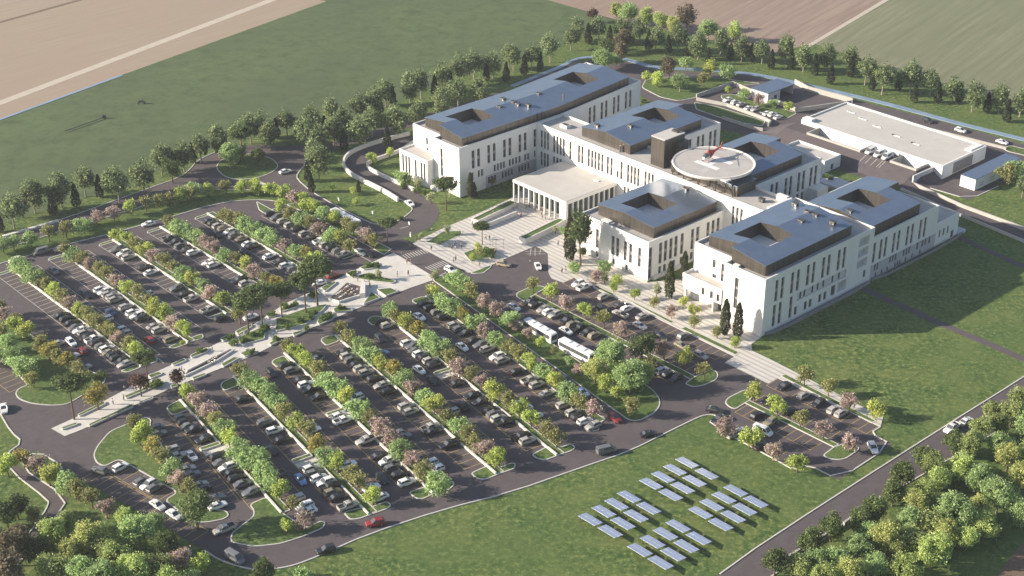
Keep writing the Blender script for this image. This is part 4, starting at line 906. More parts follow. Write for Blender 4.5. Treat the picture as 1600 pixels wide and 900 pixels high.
aU, aD = R(-48.3), R(-56.3)
SINGLES = [(24,406,'wS',215,'driving on the outer lane at far left'),(64,393,'gV',218,'driving on the outer lane at far left'),(94,388,'tS',218,'driving on the outer lane at far left'),(84,423,'gS',-48,'driving between first and second divider of upper car park'),
 (135,460,'kS',-48,'driving between first and second divider of upper car park'),(111,534,'wS',-50,'driving below the first divider of upper car park'),(128,547,'rS',132,'driving below the first divider of upper car park'),(232,349,'w',207,'driving on the top lane of upper car park'),
 (173,487,'b',-48,'driving between second and third planted rows'),(233,530,'rS',132,'driving below the second divider of upper car park'),(340,366,'kS',-48,'driving above the fourth divider of upper car park'),(380,392,'kS',-48,'driving above the fourth divider of upper car park'),
 (499,441,'w',200,'half hidden by pines near the promenade'),(520,429,'rS',40,'turning near the bicycle court'),(564,393,'w',-48,'leaving the lane beside last upper divider'),(392,494,'w',38,'driving beside the promenade pines'),(446,267,'w',35,'driving at the roundabout'),
 (640,317,'w',-60,'driving down the curved ramp'),(704,421,'wS',-45,'driving in front of the zebra crossing'),(787,412,'tS',-20,'stopping at the drop-off square'),(840.5,415,'w',-80,'standing on the drop-off square'),(6,637,'w',-70,'driving on the left entrance road'),
 (299,711,'w',-55,'driving below the first divider of lower car park'),(155,734,'gS',155,'turning at the small lower left lot'),(246,788,'w',-42,'driving beside the small lower left lot'),(272,803,'w',-42,'driving beside the small lower left lot'),(350,826,'sP',215,'turning under the dark oak'),
 (367,871,'gV',-40,'driving on the bottom road curve'),(469.5,748,'l',-60,'driving below the second divider of lower car park'),(425,702,'k',124,'driving below the second divider of lower car park'),(586,816,'rS',197,'driving on the bottom road'),(509,858,'kS',205,'driving on the bottom road'),
 (597,747,'kS',-56,'driving below the third divider of lower car park'),(655,494,'w',-50,'driving below the sixth divider of lower car park'),(594,528,'kS',-56,'driving below the fifth divider of lower car park'),(722,541,'w',-54,'driving below the sixth divider of lower car park'),(655,577,'w',-54,'driving below the fifth divider of lower car park'),
 (676,594,'kS',-56,'driving below the fifth divider of lower car park'),(722,634,'kP',124,'driving below the fifth divider of lower car park'),(424,582,'kS',-56,'driving below the third divider of lower car park'),(884,516,'w',-48,'driving beside the two buses'),(803,479,'w',-48,'driving beside the two buses'),
 (1000,508,'w',-48,'driving along the hospital footway'),(1032,524,'kS',-48,'driving along the hospital footway'),(1065,539,'o',-48,'driving along the hospital footway'),(1095,555,'sS',-48,'driving along the hospital footway'),(942,481,'kS',-40,'driving along the hospital footway'),(969,490,'sP',132,'driving along the hospital footway'),
 (1117,640,'k',-20,'entering the small right car park'),(960,652,'rS',-55,'leaving the narrow lane beside the long tree bed'),(910,612,'l',-52,'standing in the narrow lane beside the long tree bed'),(886,592,'g',-52,'standing in the narrow lane beside the long tree bed'),(1014,677,'k',15,'driving on the bottom road'),(948,703,'gV',20,'driving on the bottom road'),
 (1192,673,'wV',-40,'driving through the small right car park'),(1364,699,'wS',-85,'turning at the end of small right car park'),(1510,657,'w',40,'driving on the right access road'),(1487,668,'wP',222,'driving on the right access road'),
 (1450,188,'kS',-48,'driving on the far ring road'),(1501,203,'wS',-48,'driving on the far ring road'),(1566,221,'w',-48,'driving on the far ring road'),(577,396,'kS',-48,'leaving the lane beside last upper divider'),
 ]
for x, y, c, a, lab in SINGLES:
    car(G(x, y, .8), R(a), c[0], KW[c[1]] if len(c) > 1 else 'sedan', '%s %s %s' % (CARCOL[c[0]][0], KW[c[1]] if len(c) > 1 else 'sedan', lab), 'vehicles on the lanes')
for a_ in (73.6,77.1,80.4):
    o = car(W(a_,124.4), TB+math.pi, 'w', 'van', 'white van parked between the loading pits of the service building', 'vans at the service building'); o.location.z = 3.38
def bus(a, b, lab):
    A, B = G(*a, 3.0), G(*b, 3.0); L = (B-A).length; c = (A+B)/2; c.z = .035; d = B-A
    root = empty('bus', c, math.atan2(d.y, d.x)); tag(root, lab, 'bus', 'white buses')
    h, w_ = L/2, 1.25; m_ = MB()
    rg = lambda x, s, t: [(x,-w_*s,.35),(x,-w_*s,2.7*t),(x,-w_*.86*s,3.05*t),(x,w_*.86*s,3.05*t),(x,w_*s,2.7*t),(x,w_*s,.35)]
    m_.loft([rg(-h,.92,.97), rg(-h+.25,1,1), rg(h-.3,1,1), rg(h,.92,.96)], 'plastic_white')
    for x in (-h*.55, -h*.1, h*.4): m_.box((x,0,3.12), (1.8,1.3,.2), 'plastic_white')
    m_.build('body', root)
    for s in (-1,1):
        m_ = MB(); m_.bx(-h+.4,h-.6,s*1.255-.008,s*1.255+.008,1.35,2.55,'glass_dark')
        for k in range(int(L/1.6)): m_.bx(-h+1.7+k*1.6,-h+1.78+k*1.6,s*1.268-.008,s*1.268+.008,1.35,2.55,'frame_grey')
        m_.build('side_window', root)
    m_ = MB(); m_.bx(h-.02,h+.02,-1.05,1.05,1.1,2.6,'glass_dark'); m_.build('windscreen', root)
    m_ = MB(); m_.bx(-h-.02,-h+.02,-.95,.95,1.6,2.6,'glass_dark'); m_.build('rear_window', root)
    for x in (-h+2.6, h-2.4):
        for s in (-1,1):
            o = link('wheel', CM['van']['wheel'], root, (x, s*1.15, .46)); o.scale = (1.22,1.2,1.22)
    for s in (-1,1): link('headlight', CM['van']['headlight'], root, (h, s*.85, .8)); link('tail_light', CM['van']['tail_light'], root, (-h, s*.95, 1.0))
bus((822,497), (866,522), 'white bus half hidden by pink trees in the bus lane'); bus((877,528), (926,553), 'white bus in front in the bus lane, windows dark'); bus((520,325), (560,346), 'white bus on the road beside the curved ramp lawn')
# ================================================================== TREES
def rdir():
    while True:
        v_ = Vector((random.uniform(-1,1), random.uniform(-1,1), random.uniform(-1,1)))
        if .05 < v_.length < 1: return v_.normalized()
def leafquad(m_, p, nrm, s, mt):
    a = nrm.cross(rdir()).normalized(); b = nrm.cross(a); k = random.uniform(.55, 1.0)
    m_.add([p-a*s, p-b*s*k, p+a*s, p+b*s*k], [(0,1,2,3)], mt)
def crown(seed, rx, rz, zc, nl, lobes, ls, mt, shape='round', gap=.12):
    random.seed(seed); m_ = MB(); LB = []
    for i in range(lobes):
        d = rdir(); q = random.uniform(.30, .70)
        if shape == 'umbrella': d.z = abs(d.z)*.5
        c = Vector((d.x*rx*q, d.y*rx*q, d.z*rz*q)); LB.append((c, random.uniform(.32, .50)))
    if shape != 'cypress': LB.append((Vector((0,0,0)), .6))
    tries = 0; k = 0
    while k < nl and tries < nl*8:
        tries += 1
        if shape == 'cypress':
            t = random.random()**.85; z = (t*2-1)*rz; rr = rx*((1-t**2.6)**.6 if rz > 5 else (1-t)**.7*1.1+.05)*(.55+.45*min(1,t*6)) * random.uniform(.72,1.05)
            an = random.uniform(0, 2*math.pi); rr *= 1+.16*math.sin(an*3+z*1.7)+.1*math.sin(an*5-z*2.3)
            p = Vector((rr*math.cos(an), rr*math.sin(an), z)); nr = Vector((math.cos(an), math.sin(an), .35))
        else:
            c, r_ = random.choice(LB); d = rdir(); rr = random.uniform(.40, 1.04) if random.random() < .82 else random.uniform(1.0, 1.34)
            p = c + Vector((d.x*rx, d.y*rx, d.z*rz))*r_*rr; nr = d.copy()
            if shape == 'umbrella' and p.z < -rz*.6: continue
            if any((Vector(((p-c2).x/rx, (p-c2).y/rx, (p-c2).z/rz))).length < r2*.36 for c2, r2 in LB): continue
            if noise.noise(p*(2.2/rx)+Vector((seed,0,0))) < -.42+gap: continue
        nr = (nr*.55 + rdir()*1.0 + Vector((-.25,-.1,.25))).normalized(); leafquad(m_, p+Vector((0,0,zc)), nr, ls*random.uniform(.6,1.25), mt); k += 1
    return m_.mesh('crown')
def trunk(seed, h, r, zc, rx, rz, mt='bark', limbs=4):
    random.seed(seed+50); m_ = MB(); lean = Vector((random.uniform(-.1,.1), random.uniform(-.1,.1), 0))*h*.3
    m_.tube([(0,0,-.1), lean*.4+Vector((0,0,h*.5)), lean+Vector((0,0,h))], [r*1.25, r, r*.75], mt, 7)
    for i in range(limbs):
        a = 2*math.pi*i/limbs + random.uniform(-.4,.4); q = random.uniform(.45,.7)
        e = Vector((math.cos(a)*rx*q, math.sin(a)*rx*q, zc+rz*random.uniform(-.1,.45)))
        m_.tube([lean+Vector((0,0,h*.92)), lean*.5+Vector((e.x*.45,e.y*.45,h+(e.z-h)*.55)), e], [r*.6, r*.4, r*.16], mt, 5)
    m_.tube([lean+Vector((0,0,h*.95)), Vector((lean.x,lean.y,zc+rz*.5))], [r*.6, r*.15], mt, 5)
    return m_.mesh('trunk')
TT = {}
def ttype(key, name, adj, cat, rx, rz, zc, nl, lobes, ls, mt, shape='round', th=None, tr=.16, bark='bark', nv=3, gap=.12):
    th = th or max(.5, zc-rz*.75)
    TT[key] = dict(name=name, adj=adj, cat=cat, w=rx*2, zc=zc, v=[(crown(hash(key) % 1 + 100*ord(key[0])+i*7+len(key), rx, rz, zc, nl, lobes, ls, mt, shape, gap), trunk(ord(key[0])*3+i, th, tr, zc, rx, rz, bark, 0 if shape == 'cypress' else 4)) for i in range(nv)])
ttype('e', 'broadleaf_tree', 'fresh green bushy tree', 'tree', 3.3, 2.5, 3.2, 1700, 11, .25, 'leaf_emerald')
ttype('l', 'broadleaf_tree', 'lime green rounded tree', 'tree', 2.75, 2.45, 3.4, 1500, 9, .23, 'leaf_lime')
ttype('y', 'broadleaf_tree', 'yellow green tree', 'tree', 2.75, 2.55, 3.5, 1500, 9, .23, 'leaf_yellow')
ttype('o', 'broadleaf_tree', 'olive coloured loose tree', 'tree', 2.8, 2.35, 3.3, 1150, 10, .22, 'leaf_olive', gap=.18)
ttype('p', 'flowering_tree', 'pink flowering tree', 'tree', 3.0, 2.4, 3.2, 1450, 10, .23, 'leaf_pink', gap=.14)
ttype('r', 'autumn_tree', 'orange tinted autumn tree', 'tree', 2.6, 2.6, 3.5, 1300, 9, .23, 'leaf_orange', gap=.14)
ttype('q', 'broadleaf_tree', 'small pale leaved tree', 'tree', 1.8, 1.7, 2.6, 600, 7, .2, 'leaf_pale')
ttype('b', 'border_tree', 'dark green field border tree', 'tree', 4.5, 5.0, 7.0, 2600, 15, .36, 'leaf_border', tr=.22, bark='bark_pale', nv=4)
ttype('n', 'brown_tree', 'brown leaved tree', 'tree', 3.6, 4.0, 5.6, 2000, 13, .32, 'leaf_rust', tr=.22)
ttype('m', 'brown_tree', 'red brown maple', 'tree', 2.8, 2.5, 3.8, 1000, 9, .27, 'leaf_brown')
ttype('c', 'cypress_tree', 'slim dark cypress', 'cypress', 1.5, 3.9, 4.3, 1300, 1, .26, 'leaf_cypress', 'cypress', th=.8, tr=.14)
ttype('C', 'cypress_tree', 'tall slim cypress', 'cypress', 1.5, 6.2, 6.9, 3200, 1, .24, 'leaf_cyp', 'cypress', th=1.2, tr=.16)
ttype('u', 'pine_tree', 'dark umbrella pine on bare trunk', 'pine', 4.4, 3.0, 10.4, 4600, 14, .28, 'leaf_dark', 'umbrella', th=9.4, tr=.22, gap=.08)
ttype('k', 'oak_tree', 'dark round oak', 'tree', 4.6, 4.4, 6.8, 2400, 14, .30, 'leaf_dark', tr=.3)
ttype('E', 'big_tree', 'large fresh green tree', 'tree', 5.6, 5.0, 6.6, 7500, 20, .27, 'leaf_emerald', tr=.3, bark='bark_pale', gap=.15)
ttype('L', 'big_tree', 'large lime green tree', 'tree', 4.8, 4.5, 6.0, 6500, 18, .26, 'leaf_biglime', tr=.28, gap=.15)
ttype('Y', 'big_tree', 'large yellow green tree', 'tree', 4.6, 4.4, 6.0, 6500, 18, .26, 'leaf_bigyellow', tr=.28, gap=.15)
ttype('O', 'big_tree', 'large olive tree', 'tree', 4.4, 4.2, 5.6, 6200, 18, .26, 'leaf_bigolive', tr=.28, gap=.12)
ttype('K', 'big_tree', 'dark round roadside tree', 'tree', 3.7, 3.7, 5.0, 5000, 15, .25, 'leaf_dark', tr=.24, gap=.1)
ttype('T', 'tall_tree', 'tall dark tree with bare trunk', 'tree', 4.0, 4.9, 10.2, 4200, 15, .27, 'leaf_dark', th=6.2, tr=.26, gap=.1)
ttype('s', 'shrub', 'low green shrub', 'shrub', 1.5, .95, .95, 420, 7, .2, 'leaf_shrub', th=.4, tr=.06)
random.seed(11)
def tree(key, x, y, where, group, wpx=None, zg=0):
    t = TT[key]; s = random.uniform(.90, 1.10) if key in 'elyopr' else random.uniform(.9, 1.12)
    if wpx:
        p = G(x, y, 4); dist = (p-Vector((0,0,CH))).dot(fw); s = wpx*dist/FPX/t['w']
    p = G(x, y, t['zc']*s*.98)
    root = empty(t['name'], Vector((p.x, p.y, zg)), random.uniform(0, 6.28), s); tag(root, t['adj'] + ' ' + where, t['cat'], group)
    c, tr_ = random.choice(t['v']); link('crown', c, root); link('trunk', tr_, root)
def trees(txt, where, group):
    for tk in txt.split():
        a = tk.split(','); tree(a[0], float(a[1]), float(a[2]), where, group, float(a[3]) if len(a) > 3 else None)
TREES = [
 ('left tree bed, upper car park', 'p,3,490 o,-4,478 o,24,500 l,25,507 y,40,515 o,62,533 r,75,545 o,90,556 r,103,562 o,118,575 o,132,589 k,157,586,24 o,1,514 e,10,533 e,20,554 e,29,566 e,38,574 o,50,590 e,-8,555 u,107,601,54 r,150,616,44'),
 ('first divider, upper car park', 'e,29,412 e,38,419 e,47,427 e,56,433 o,68,442 l,83,450 o,98,460 p,109,471 l,123,483 o,135,489 o,144,497 o,154,503 o,164,510 o,174,517 p,184,528 o,199,534 l,213,545'),
 ('second divider, upper car park', 'e,113,397 o,101,390 o,129,403 p,141,412 o,154,419 o,167,425 p,180,438 l,198,449 o,213,455 o,227,468 y,241,479 l,257,486 p,272,503 l,289,513 l,285,535,10'),
 ('third divider, upper car park', 'l,184,366 l,200,372 o,213,381 y,227,389 p,240,399 o,255,406 o,271,418 e,287,426 y,300,434 e,317,443 p,329,458 l,347,463 o,374,489'),
 ('fourth divider, upper car park', 'o,264,346 e,277,352 e,286,356 e,298,363 e,308,370 p,320,378 p,333,387 e,350,398 o,367,403 y,382,412 p,397,423 o,416,434 r,430,440 r,438,449'),
 ('fifth divider, upper car park', 'o,348,336 o,360,339 o,372,341 e,384,349 e,398,357 e,413,365 e,425,372 p,444,384 e,462,392 r,477,394 l,490,403'),
 ('sixth divider, upper car park', 'l,438,320 o,452,331 e,470,341 o,484,345 p,500,357 e,517,367 y,532,369 o,547,383'),
 ('strip beside the main road', 'p,459,308 l,472,310 l,478,319 l,491,321 e,505,332 l,521,336 o,542,346 o,552,355 p,571,367 o,585,374 u,604,350,32'),
 ('strip below the perimeter road', 'e,20,377 e,47,372 o,75,362 o,102,357 e,129,350 p,150,337 p,177,332 l,202,322 o,227,316 o,247,310 o,265,310 l,282,302 o,297,300 e,300,295 l,325,294 o,352,289 l,377,290 l,397,287 l,402,292 l,424,293 l,442,298 e,4,382'),
 ('roundabout lawn', 'E,358,241,40 k,402,240,30 u,376,208,40 e,372,234'),
 ('left island, lower car park', 'o,210,658 l,217,680 r,238,696 o,250,712 e,268,732 p,278,748 o,295,760 k,305,792,60 l,225,672'),
 ('first divider, lower car park', 'l,292,610 p,307,625 p,322,640 o,338,653 e,350,668 l,357,681 e,374,702 e,390,718 e,404,713 e,413,735 e,425,751 l,438,765 o,456,786,30 p,472,810 l,446,821,26'),
 ('second divider, lower car park', 'o,375,580 e,390,592 e,405,600 e,420,612 e,432,627 o,443,642 l,461,658 o,479,671 r,496,692 e,511,712 l,527,722 o,547,740 o,560,752 l,582,772'),
 ('third divider, lower car park', 'o,450,538 l,464,545 l,478,560 o,495,577 e,508,592 e,525,604 y,540,618 e,560,637 o,576,651 p,592,665 p,608,682 e,627,700 p,644,717 o,662,736 e,685,754'),
 ('fourth divider, lower car park', 'o,532,511 o,547,524 e,566,539 e,580,552 y,594,565 r,615,576 e,631,590 p,643,605 e,664,621 y,678,630 o,700,651 e,717,664 o,730,678 o,745,691 p,757,702 l,776,712'),
 ('fifth divider, lower car park', 'e,608,482 o,620,492 y,634,502 r,652,514 e,670,530 e,686,542 o,702,555 p,718,573 o,737,583 p,752,596 y,772,608 o,790,621 l,811,636 l,830,653 o,850,668 o,870,682'),
 ('sixth divider, lower car park', 'y,677,455 e,692,470 e,709,478 r,725,490 e,742,501 p,757,516 e,775,529 o,793,540 o,809,551 l,829,565 e,849,579 y,867,592 e,889,611 o,907,624 p,927,638'),
 ('long tree bed by bus lane', 'e,710,434 e,722,441 o,733,452 q,680,428 p,757,470 p,776,482 e,797,497 p,803,507,24 p,824,520,24 l,845,534,20 o,866,547,16 e,890,563,22 p,904,577,24 E,955,552,56 Y,930,578,42 l,960,580 l,945,596 E,985,584,60 L,1004,580,44 l,965,613,26 o,987,631'),
 ('divider beside the bus lane', 'o,833,443 l,861,455 p,884,472 l,915,484 o,944,496 p,972,513 k,1003,540,48 p,1038,545 y,1069,557 o,1101,577 o,1012,566'),
 ('footway verge before the hospital', 'l,959,447,18 l,992,459,20 o,1022,470,22 q,1026,452,20 p,1050,486,27 y,1068,471,20 y,1085,484,22 o,1085,502,24 o,1121,517,24 l,1149,533,22'),
 ('front of the hospital wings', 'T,908,360,48 C,891,372,18 K,911,392,16 e,897,417,26 p,931,431,27 e,945,415,28 l,963,436,24 e,884,360,24 C,1047,437,15 C,1070,415,12 C,1134,495,15 C,1154,501,15 q,945,432'),
 ('lawn of the first rear wing', 'e,629,276 q,639,282 q,652,287 q,673,306 u,696,288,38 C,735,289,10 c,741,297,10 o,750,286,16 o,769,283,16 q,704,305,8 s,630,291 s,650,297 s,664,301'),
 ('curved ramp lawn', 'b,497,250,46 b,489,236,38 c,480,267 c,486,285,12 l,519,293,12 l,552,297,14 c,560,291,8 l,556,314,13 l,582,247,22 l,609,236,16 s,625,340 q,657,367,10'),
 ('square before the hall', 'u,753,354,27 y,747,385,15 o,752,392,17 l,738,400,15 q,700,358,15 q,679,426,12 s,768,398 s,761,392 q,868,358,12'),
 ('promenade planting', 'u,384,471,50 u,405,459,52 u,437,454,42 u,492,418,58 u,474,440,48 u,226,560,42 m,218,597,40 m,276,588,30 q,590,428,16 s,576,431 s,380,530 s,392,522 s,365,535 s,505,496 s,516,493 s,478,512 s,432,529 s,445,478 s,460,475 s,424,490 s,409,519 s,414,512 s,533,480 s,575,414 s,588,414 s,550,428 s,490,460 s,246,598 s,237,602 s,392,549 s,486,495 s,470,500 s,450,510 s,488,488 s,312,547 s,360,526'),
 ('small right car park', 'y,1179,611 l,1216,631 o,1252,652 p,1288,671 p,1328,690 p,1134,666 l,1172,681 p,1209,704 l,1247,720'),
 ('striped footway at the big lawn', 'y,1369,638 p,1328,627 o,1258,585 o,1296,603'),
 ('entrance strip at lower left', 'r,35,712 p,57,726 y,75,740 l,10,726 e,105,752 o,120,763 o,142,775 p,165,793'),
]
for where, txt in TREES: trees(txt, 'in the ' + where if where[0] in 'fsl' and 'divider' not in where else 'on the ' + where, 'trees, ' + where)
NB = 'b,17,325 b,50,302 b,92,292 b,130,280 b,182,283 b,222,270 b,250,245 k,267,262,36 b,285,240 b,312,227 b,340,216 b,374,206 b,407,190 b,447,187 b,487,187 b,517,170 b,540,184 b,560,165 b,585,157 b,602,142 b,640,132 b,657,127 b,690,115 b,716,105 b,740,97 b,770,97 b,795,85 b,495,212 b,478,206 b,560,200 b,617,185 b,690,152 b,652,177 b,752,140 b,715,140 b,690,165 b,802,87 b,831,85 b,860,72 b,892,57 b,900,42 b,936,42 b,420,206 b,390,196 b,580,186 b,520,200'
trees(NB, 'along the left field border', 'trees along the left field border')
trees('n,32,321,28 c,81,317 c,117,305 c,154,290 c,-2,345 c,270,256 c,431,200 c,467,200 c,507,197 c,535,182 c,614,150 c,679,134 c,704,127 c,760,112 c,791,112 c,592,162 c,537,217 c,605,215 c,819,101 c,844,96 c,919,52 c,953,55 c,986,55 c,1014,62 c,1044,70 c,300,238', 'along the left field border', 'trees along the left field border')
trees('b,1127,62 b,1160,72 b,1192,77 b,1229,72 b,1257,87 b,1294,85 b,1329,90 b,1354,107 b,1381,120 b,1425,117 b,1456,125 b,1491,136 b,1522,147 b,1564,150 b,1597,157 b,1092,67 b,1060,55 b,1025,57 b,1000,45 b,970,42 c,1075,74 c,1107,87 c,1142,80 c,1175,82 c,1206,92 c,1237,92 c,1274,100 c,1299,115 c,1364,125 c,1405,127 c,1430,145 c,1467,145 c,1500,145 c,1544,160 c,1575,172 c,1330,104', 'behind the far ring road', 'trees behind the far ring road')
trees('m,926,21,22 Y,963,16,26 E,982,17,36 L,1010,24,30 L,1034,30,28 Y,1053,37,26 n,1074,24,34 E,1107,43,36 L,1147,47,30 k,947,70,24 E,942,90,38 e,962,92,26 n,972,78,30 n,972,60,30', 'in the grove at the far field corner', 'trees of the far grove')
trees('n,1046,102,32 e,1072,97,28 l,1027,121,26 e,1050,128,22 E,1063,126,32 y,1110,105,26 e,1137,110,32 o,1100,122,26 l,1010,118,18 l,1138,139,14 e,1163,145,22 p,1186,155,24 e,1208,160,20 l,1232,166,18 s,1005,157 s,1298,279 s,1290,275', 'on the service yard island', 'trees of the service yard')
trees('o,1572,268,40 e,1590,262,40 b,1600,288,30', 'on the grass beside the container store', 'trees beside the container store')
trees('L,78,832,52 Y,140,838,56 O,160,855,50 E,215,826,66 L,192,806,36 K,25,790,40 K,8,802,46 n,15,850,56 n,34,836,44 O,82,882,56 L,180,872,60 L,212,889,60 E,125,893,56 K,260,848,44 p,282,872,44 l,312,880,36 O,245,880,50 n,6,885,60 E,240,818,40 Y,110,860,46 K,410,889,40 e,470,897,40 E,160,900,60 L,270,905,50 K,55,858,46 O,100,815,40 O,-10,840,50 e,120,840,40 o,50,805,36 E,300,905,40', 'in the wood at lower left', 'trees of the lower left wood')
trees('K,1412,737,44 K,1397,767,44 K,1367,797,44 K,1345,812,40 K,1300,822,44 K,1267,845,44 K,1212,877,44 O,1248,884,46 E,1275,875,46 E,1308,872,50 E,1340,856,48 Y,1388,838,54 Y,1432,782,44 L,1446,764,40 E,1492,796,70 E,1562,772,64 Y,1577,712,46 O,1462,722,46 L,1500,727,52 O,1517,692,50 E,1562,697,50 L,1457,857,60 L,1415,887,58 Y,1330,893,52 L,1508,836,44 Y,1596,742,44 O,1582,645,44 O,1562,664,38 O,1532,668,40 O,1600,620,46 K,1445,712,36 L,1470,745,44 E,1420,810,50 O,1455,815,50 E,1530,745,52 L,1540,820,46 Y,1480,830,44 E,1370,880,48 O,1400,850,44 L,1620,700,60 E,1615,660,60 E,1360,830,40 O,1430,840,50 L,1290,900,50 Y,1530,790,40 E,1600,800,50 K,1490,690,36 O,1550,640,36', 'in the wood at lower right', 'trees of the lower right wood')
# ================================================================== SOLAR FIELD
PV = dict(first=[(1095,190),(1218,260),(1020,235),(1142,305),(945,280),(1068,348),(870,322),(993,392)], second=[(733,403),(855,475),(655,450),(776,523),(575,495),(695,570),(490,545),(615,620)],
          third=[(1400,365),(1525,435),(1325,410),(1455,482),(1250,455),(1383,528),(1180,503),(1305,577)], fourth=[(1040,587),(1168,663),(960,635),(1090,712),(880,685),(1008,763),(800,737),(930,815)])
pm = MB(); TL = R(11); hw, hl = 1.42, 2.62
ct, st_ = math.cos(TL), math.sin(TL)
def pvp(x, y, dz): return (x, y*ct + dz*st_, 1.25 - y*st_ + dz*ct)    # high edge towards -y
def slab(m_, x0, x1, y0, y1, d0, d1, mt):
    vs = [pvp(x, y, d) for d in (d0, d1) for x, y in ((x0,y0), (x1,y0), (x1,y1), (x0,y1))]
    m_.add(vs, [(3,2,1,0), (4,5,6,7), (0,1,5,4), (1,2,6,5), (2,3,7,6), (3,0,4,7)], mt)
fm = MB(); slab(fm, -hl, hl, -hw, hw, -.05, .0, 'pv_frame'); PVF = fm.mesh('panel_frame')
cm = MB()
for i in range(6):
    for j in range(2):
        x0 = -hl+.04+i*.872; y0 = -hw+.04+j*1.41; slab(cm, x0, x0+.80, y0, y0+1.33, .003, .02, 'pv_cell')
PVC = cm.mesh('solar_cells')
leg = MB()
PVL = []
for x in (-2.2, 2.2):
    for y in (-.95, .95):
        m_ = MB(); q = pvp(x, y, -.05); m_.tube([(q[0],q[1],-.05), q], .06, 'steel', 6); PVL.append(m_.mesh('leg'))
for blk, pts in PV.items():
    for i, (x, y) in enumerate(pts):
        p = G(800+x/4, 675+y/4, 1.25); root = empty('solar_panel', Vector((p.x, p.y, 0)), R(-46.8))
        tag(root, 'blue solar table, %s of pair %s from the top, %s solar group' % ('upper left one' if i % 2 == 0 else 'lower right one', ['one', 'two', 'three', 'four'][i//2], {'first': 'top', 'second': 'left', 'third': 'right', 'fourth': 'bottom'}[blk]), 'solar panel', 'solar panels on the lawn')
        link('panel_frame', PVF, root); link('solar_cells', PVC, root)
        for l_ in PVL: link('leg', l_, root)
# ================================================================== HELICOPTER
hp = W(0,0) ; base = G(1107, 250, 23.0); root = empty('helicopter', Vector((base.x, base.y, 23.03)), R(228), 1.0); tag(root, 'red and white helicopter standing on the round helipad', 'helicopter')
m_ = MB(); nn = 12
def er(x, wy, wz, zc_): return [(x, wy*math.cos(2*math.pi*i/nn), zc_+wz*math.sin(2*math.pi*i/nn)) for i in range(nn)]
m_.loft([er(2.9,.1,.1,1.25), er(2.6,.55,.5,1.3), er(1.9,.9,.85,1.5), er(.8,1.02,1.05,1.65)], 'plastic_white'); m_.loft([er(.8,1.03,1.06,1.65), er(-.6,1.02,1.05,1.7), er(-1.6,.8,.85,1.85)], 'red_paint')
m_.loft([er(-1.6,.81,.86,1.85), er(-2.6,.42,.45,2.1), er(-5.2,.22,.24,2.3), er(-6.4,.16,.18,2.4)], 'red_paint'); m_.loft([er(.7,.5,.35,2.75), er(-.2,.55,.45,2.8), er(-1.5,.35,.3,2.65)], 'red_paint')
m_.build('fuselage', root, True)
m_ = MB(); m_.loft([er(2.62,.50,.36,1.55), er(2.0,.88,.66,1.78), er(1.1,.99,.70,1.98), er(1.0,.95,.6,1.95)], 'glass_dark'); m_.build('windscreen', root)
m_ = MB()
for s in (-1,1): m_.box((.1,s*1.0,1.9), (.9,.12,.6), 'glass_dark')
m_.build('side_window', root)
m_ = MB(); m_.add([(-6.0,-.05,2.4),(-6.9,-.05,3.9),(-7.4,-.05,3.9),(-6.8,-.05,2.3),(-6.0,.05,2.4),(-6.9,.05,3.9),(-7.4,.05,3.9),(-6.8,.05,2.3)], [(0,1,2,3),(7,6,5,4),(0,4,5,1),(1,5,6,2),(2,6,7,3),(3,7,4,0)], 'red_paint'); m_.box((-5.6,0,2.4),(.6,2.4,.06),'red_paint'); m_.build('tail_fin', root)
m_ = MB(); m_.tube([(0,0,2.9),(0,0,3.5)], .14, 'dark_steel', 8); m_.build('rotor_mast', root)
for k in range(4):
    m_ = MB(); m_.box((2.75,0,0), (5.2,.26,.04), 'dark_steel'); o = m_.build('rotor_blade', root); o.location = (0,0,3.42); o.rotation_euler = (0,R(-1.5),R(35+90*k))
m_ = MB()
for k in range(2): m_.box((-6.9,.16,3.3), (.14 if k else 1.8,.03,1.8 if k else .14), 'dark_steel')
m_.build('tail_rotor', root)
for s in (-1,1):
    m_ = MB(); m_.tube([(-1.9,s*1.15,.06),(2.0,s*1.15,.06),(2.35,s*1.15,.25)], .06, 'steel', 6)
    for x in (-1,1.2): m_.tube([(x,s*.55,.8),(x,s*1.15,.07)], .05, 'steel', 6)
    m_.build('skid', root)
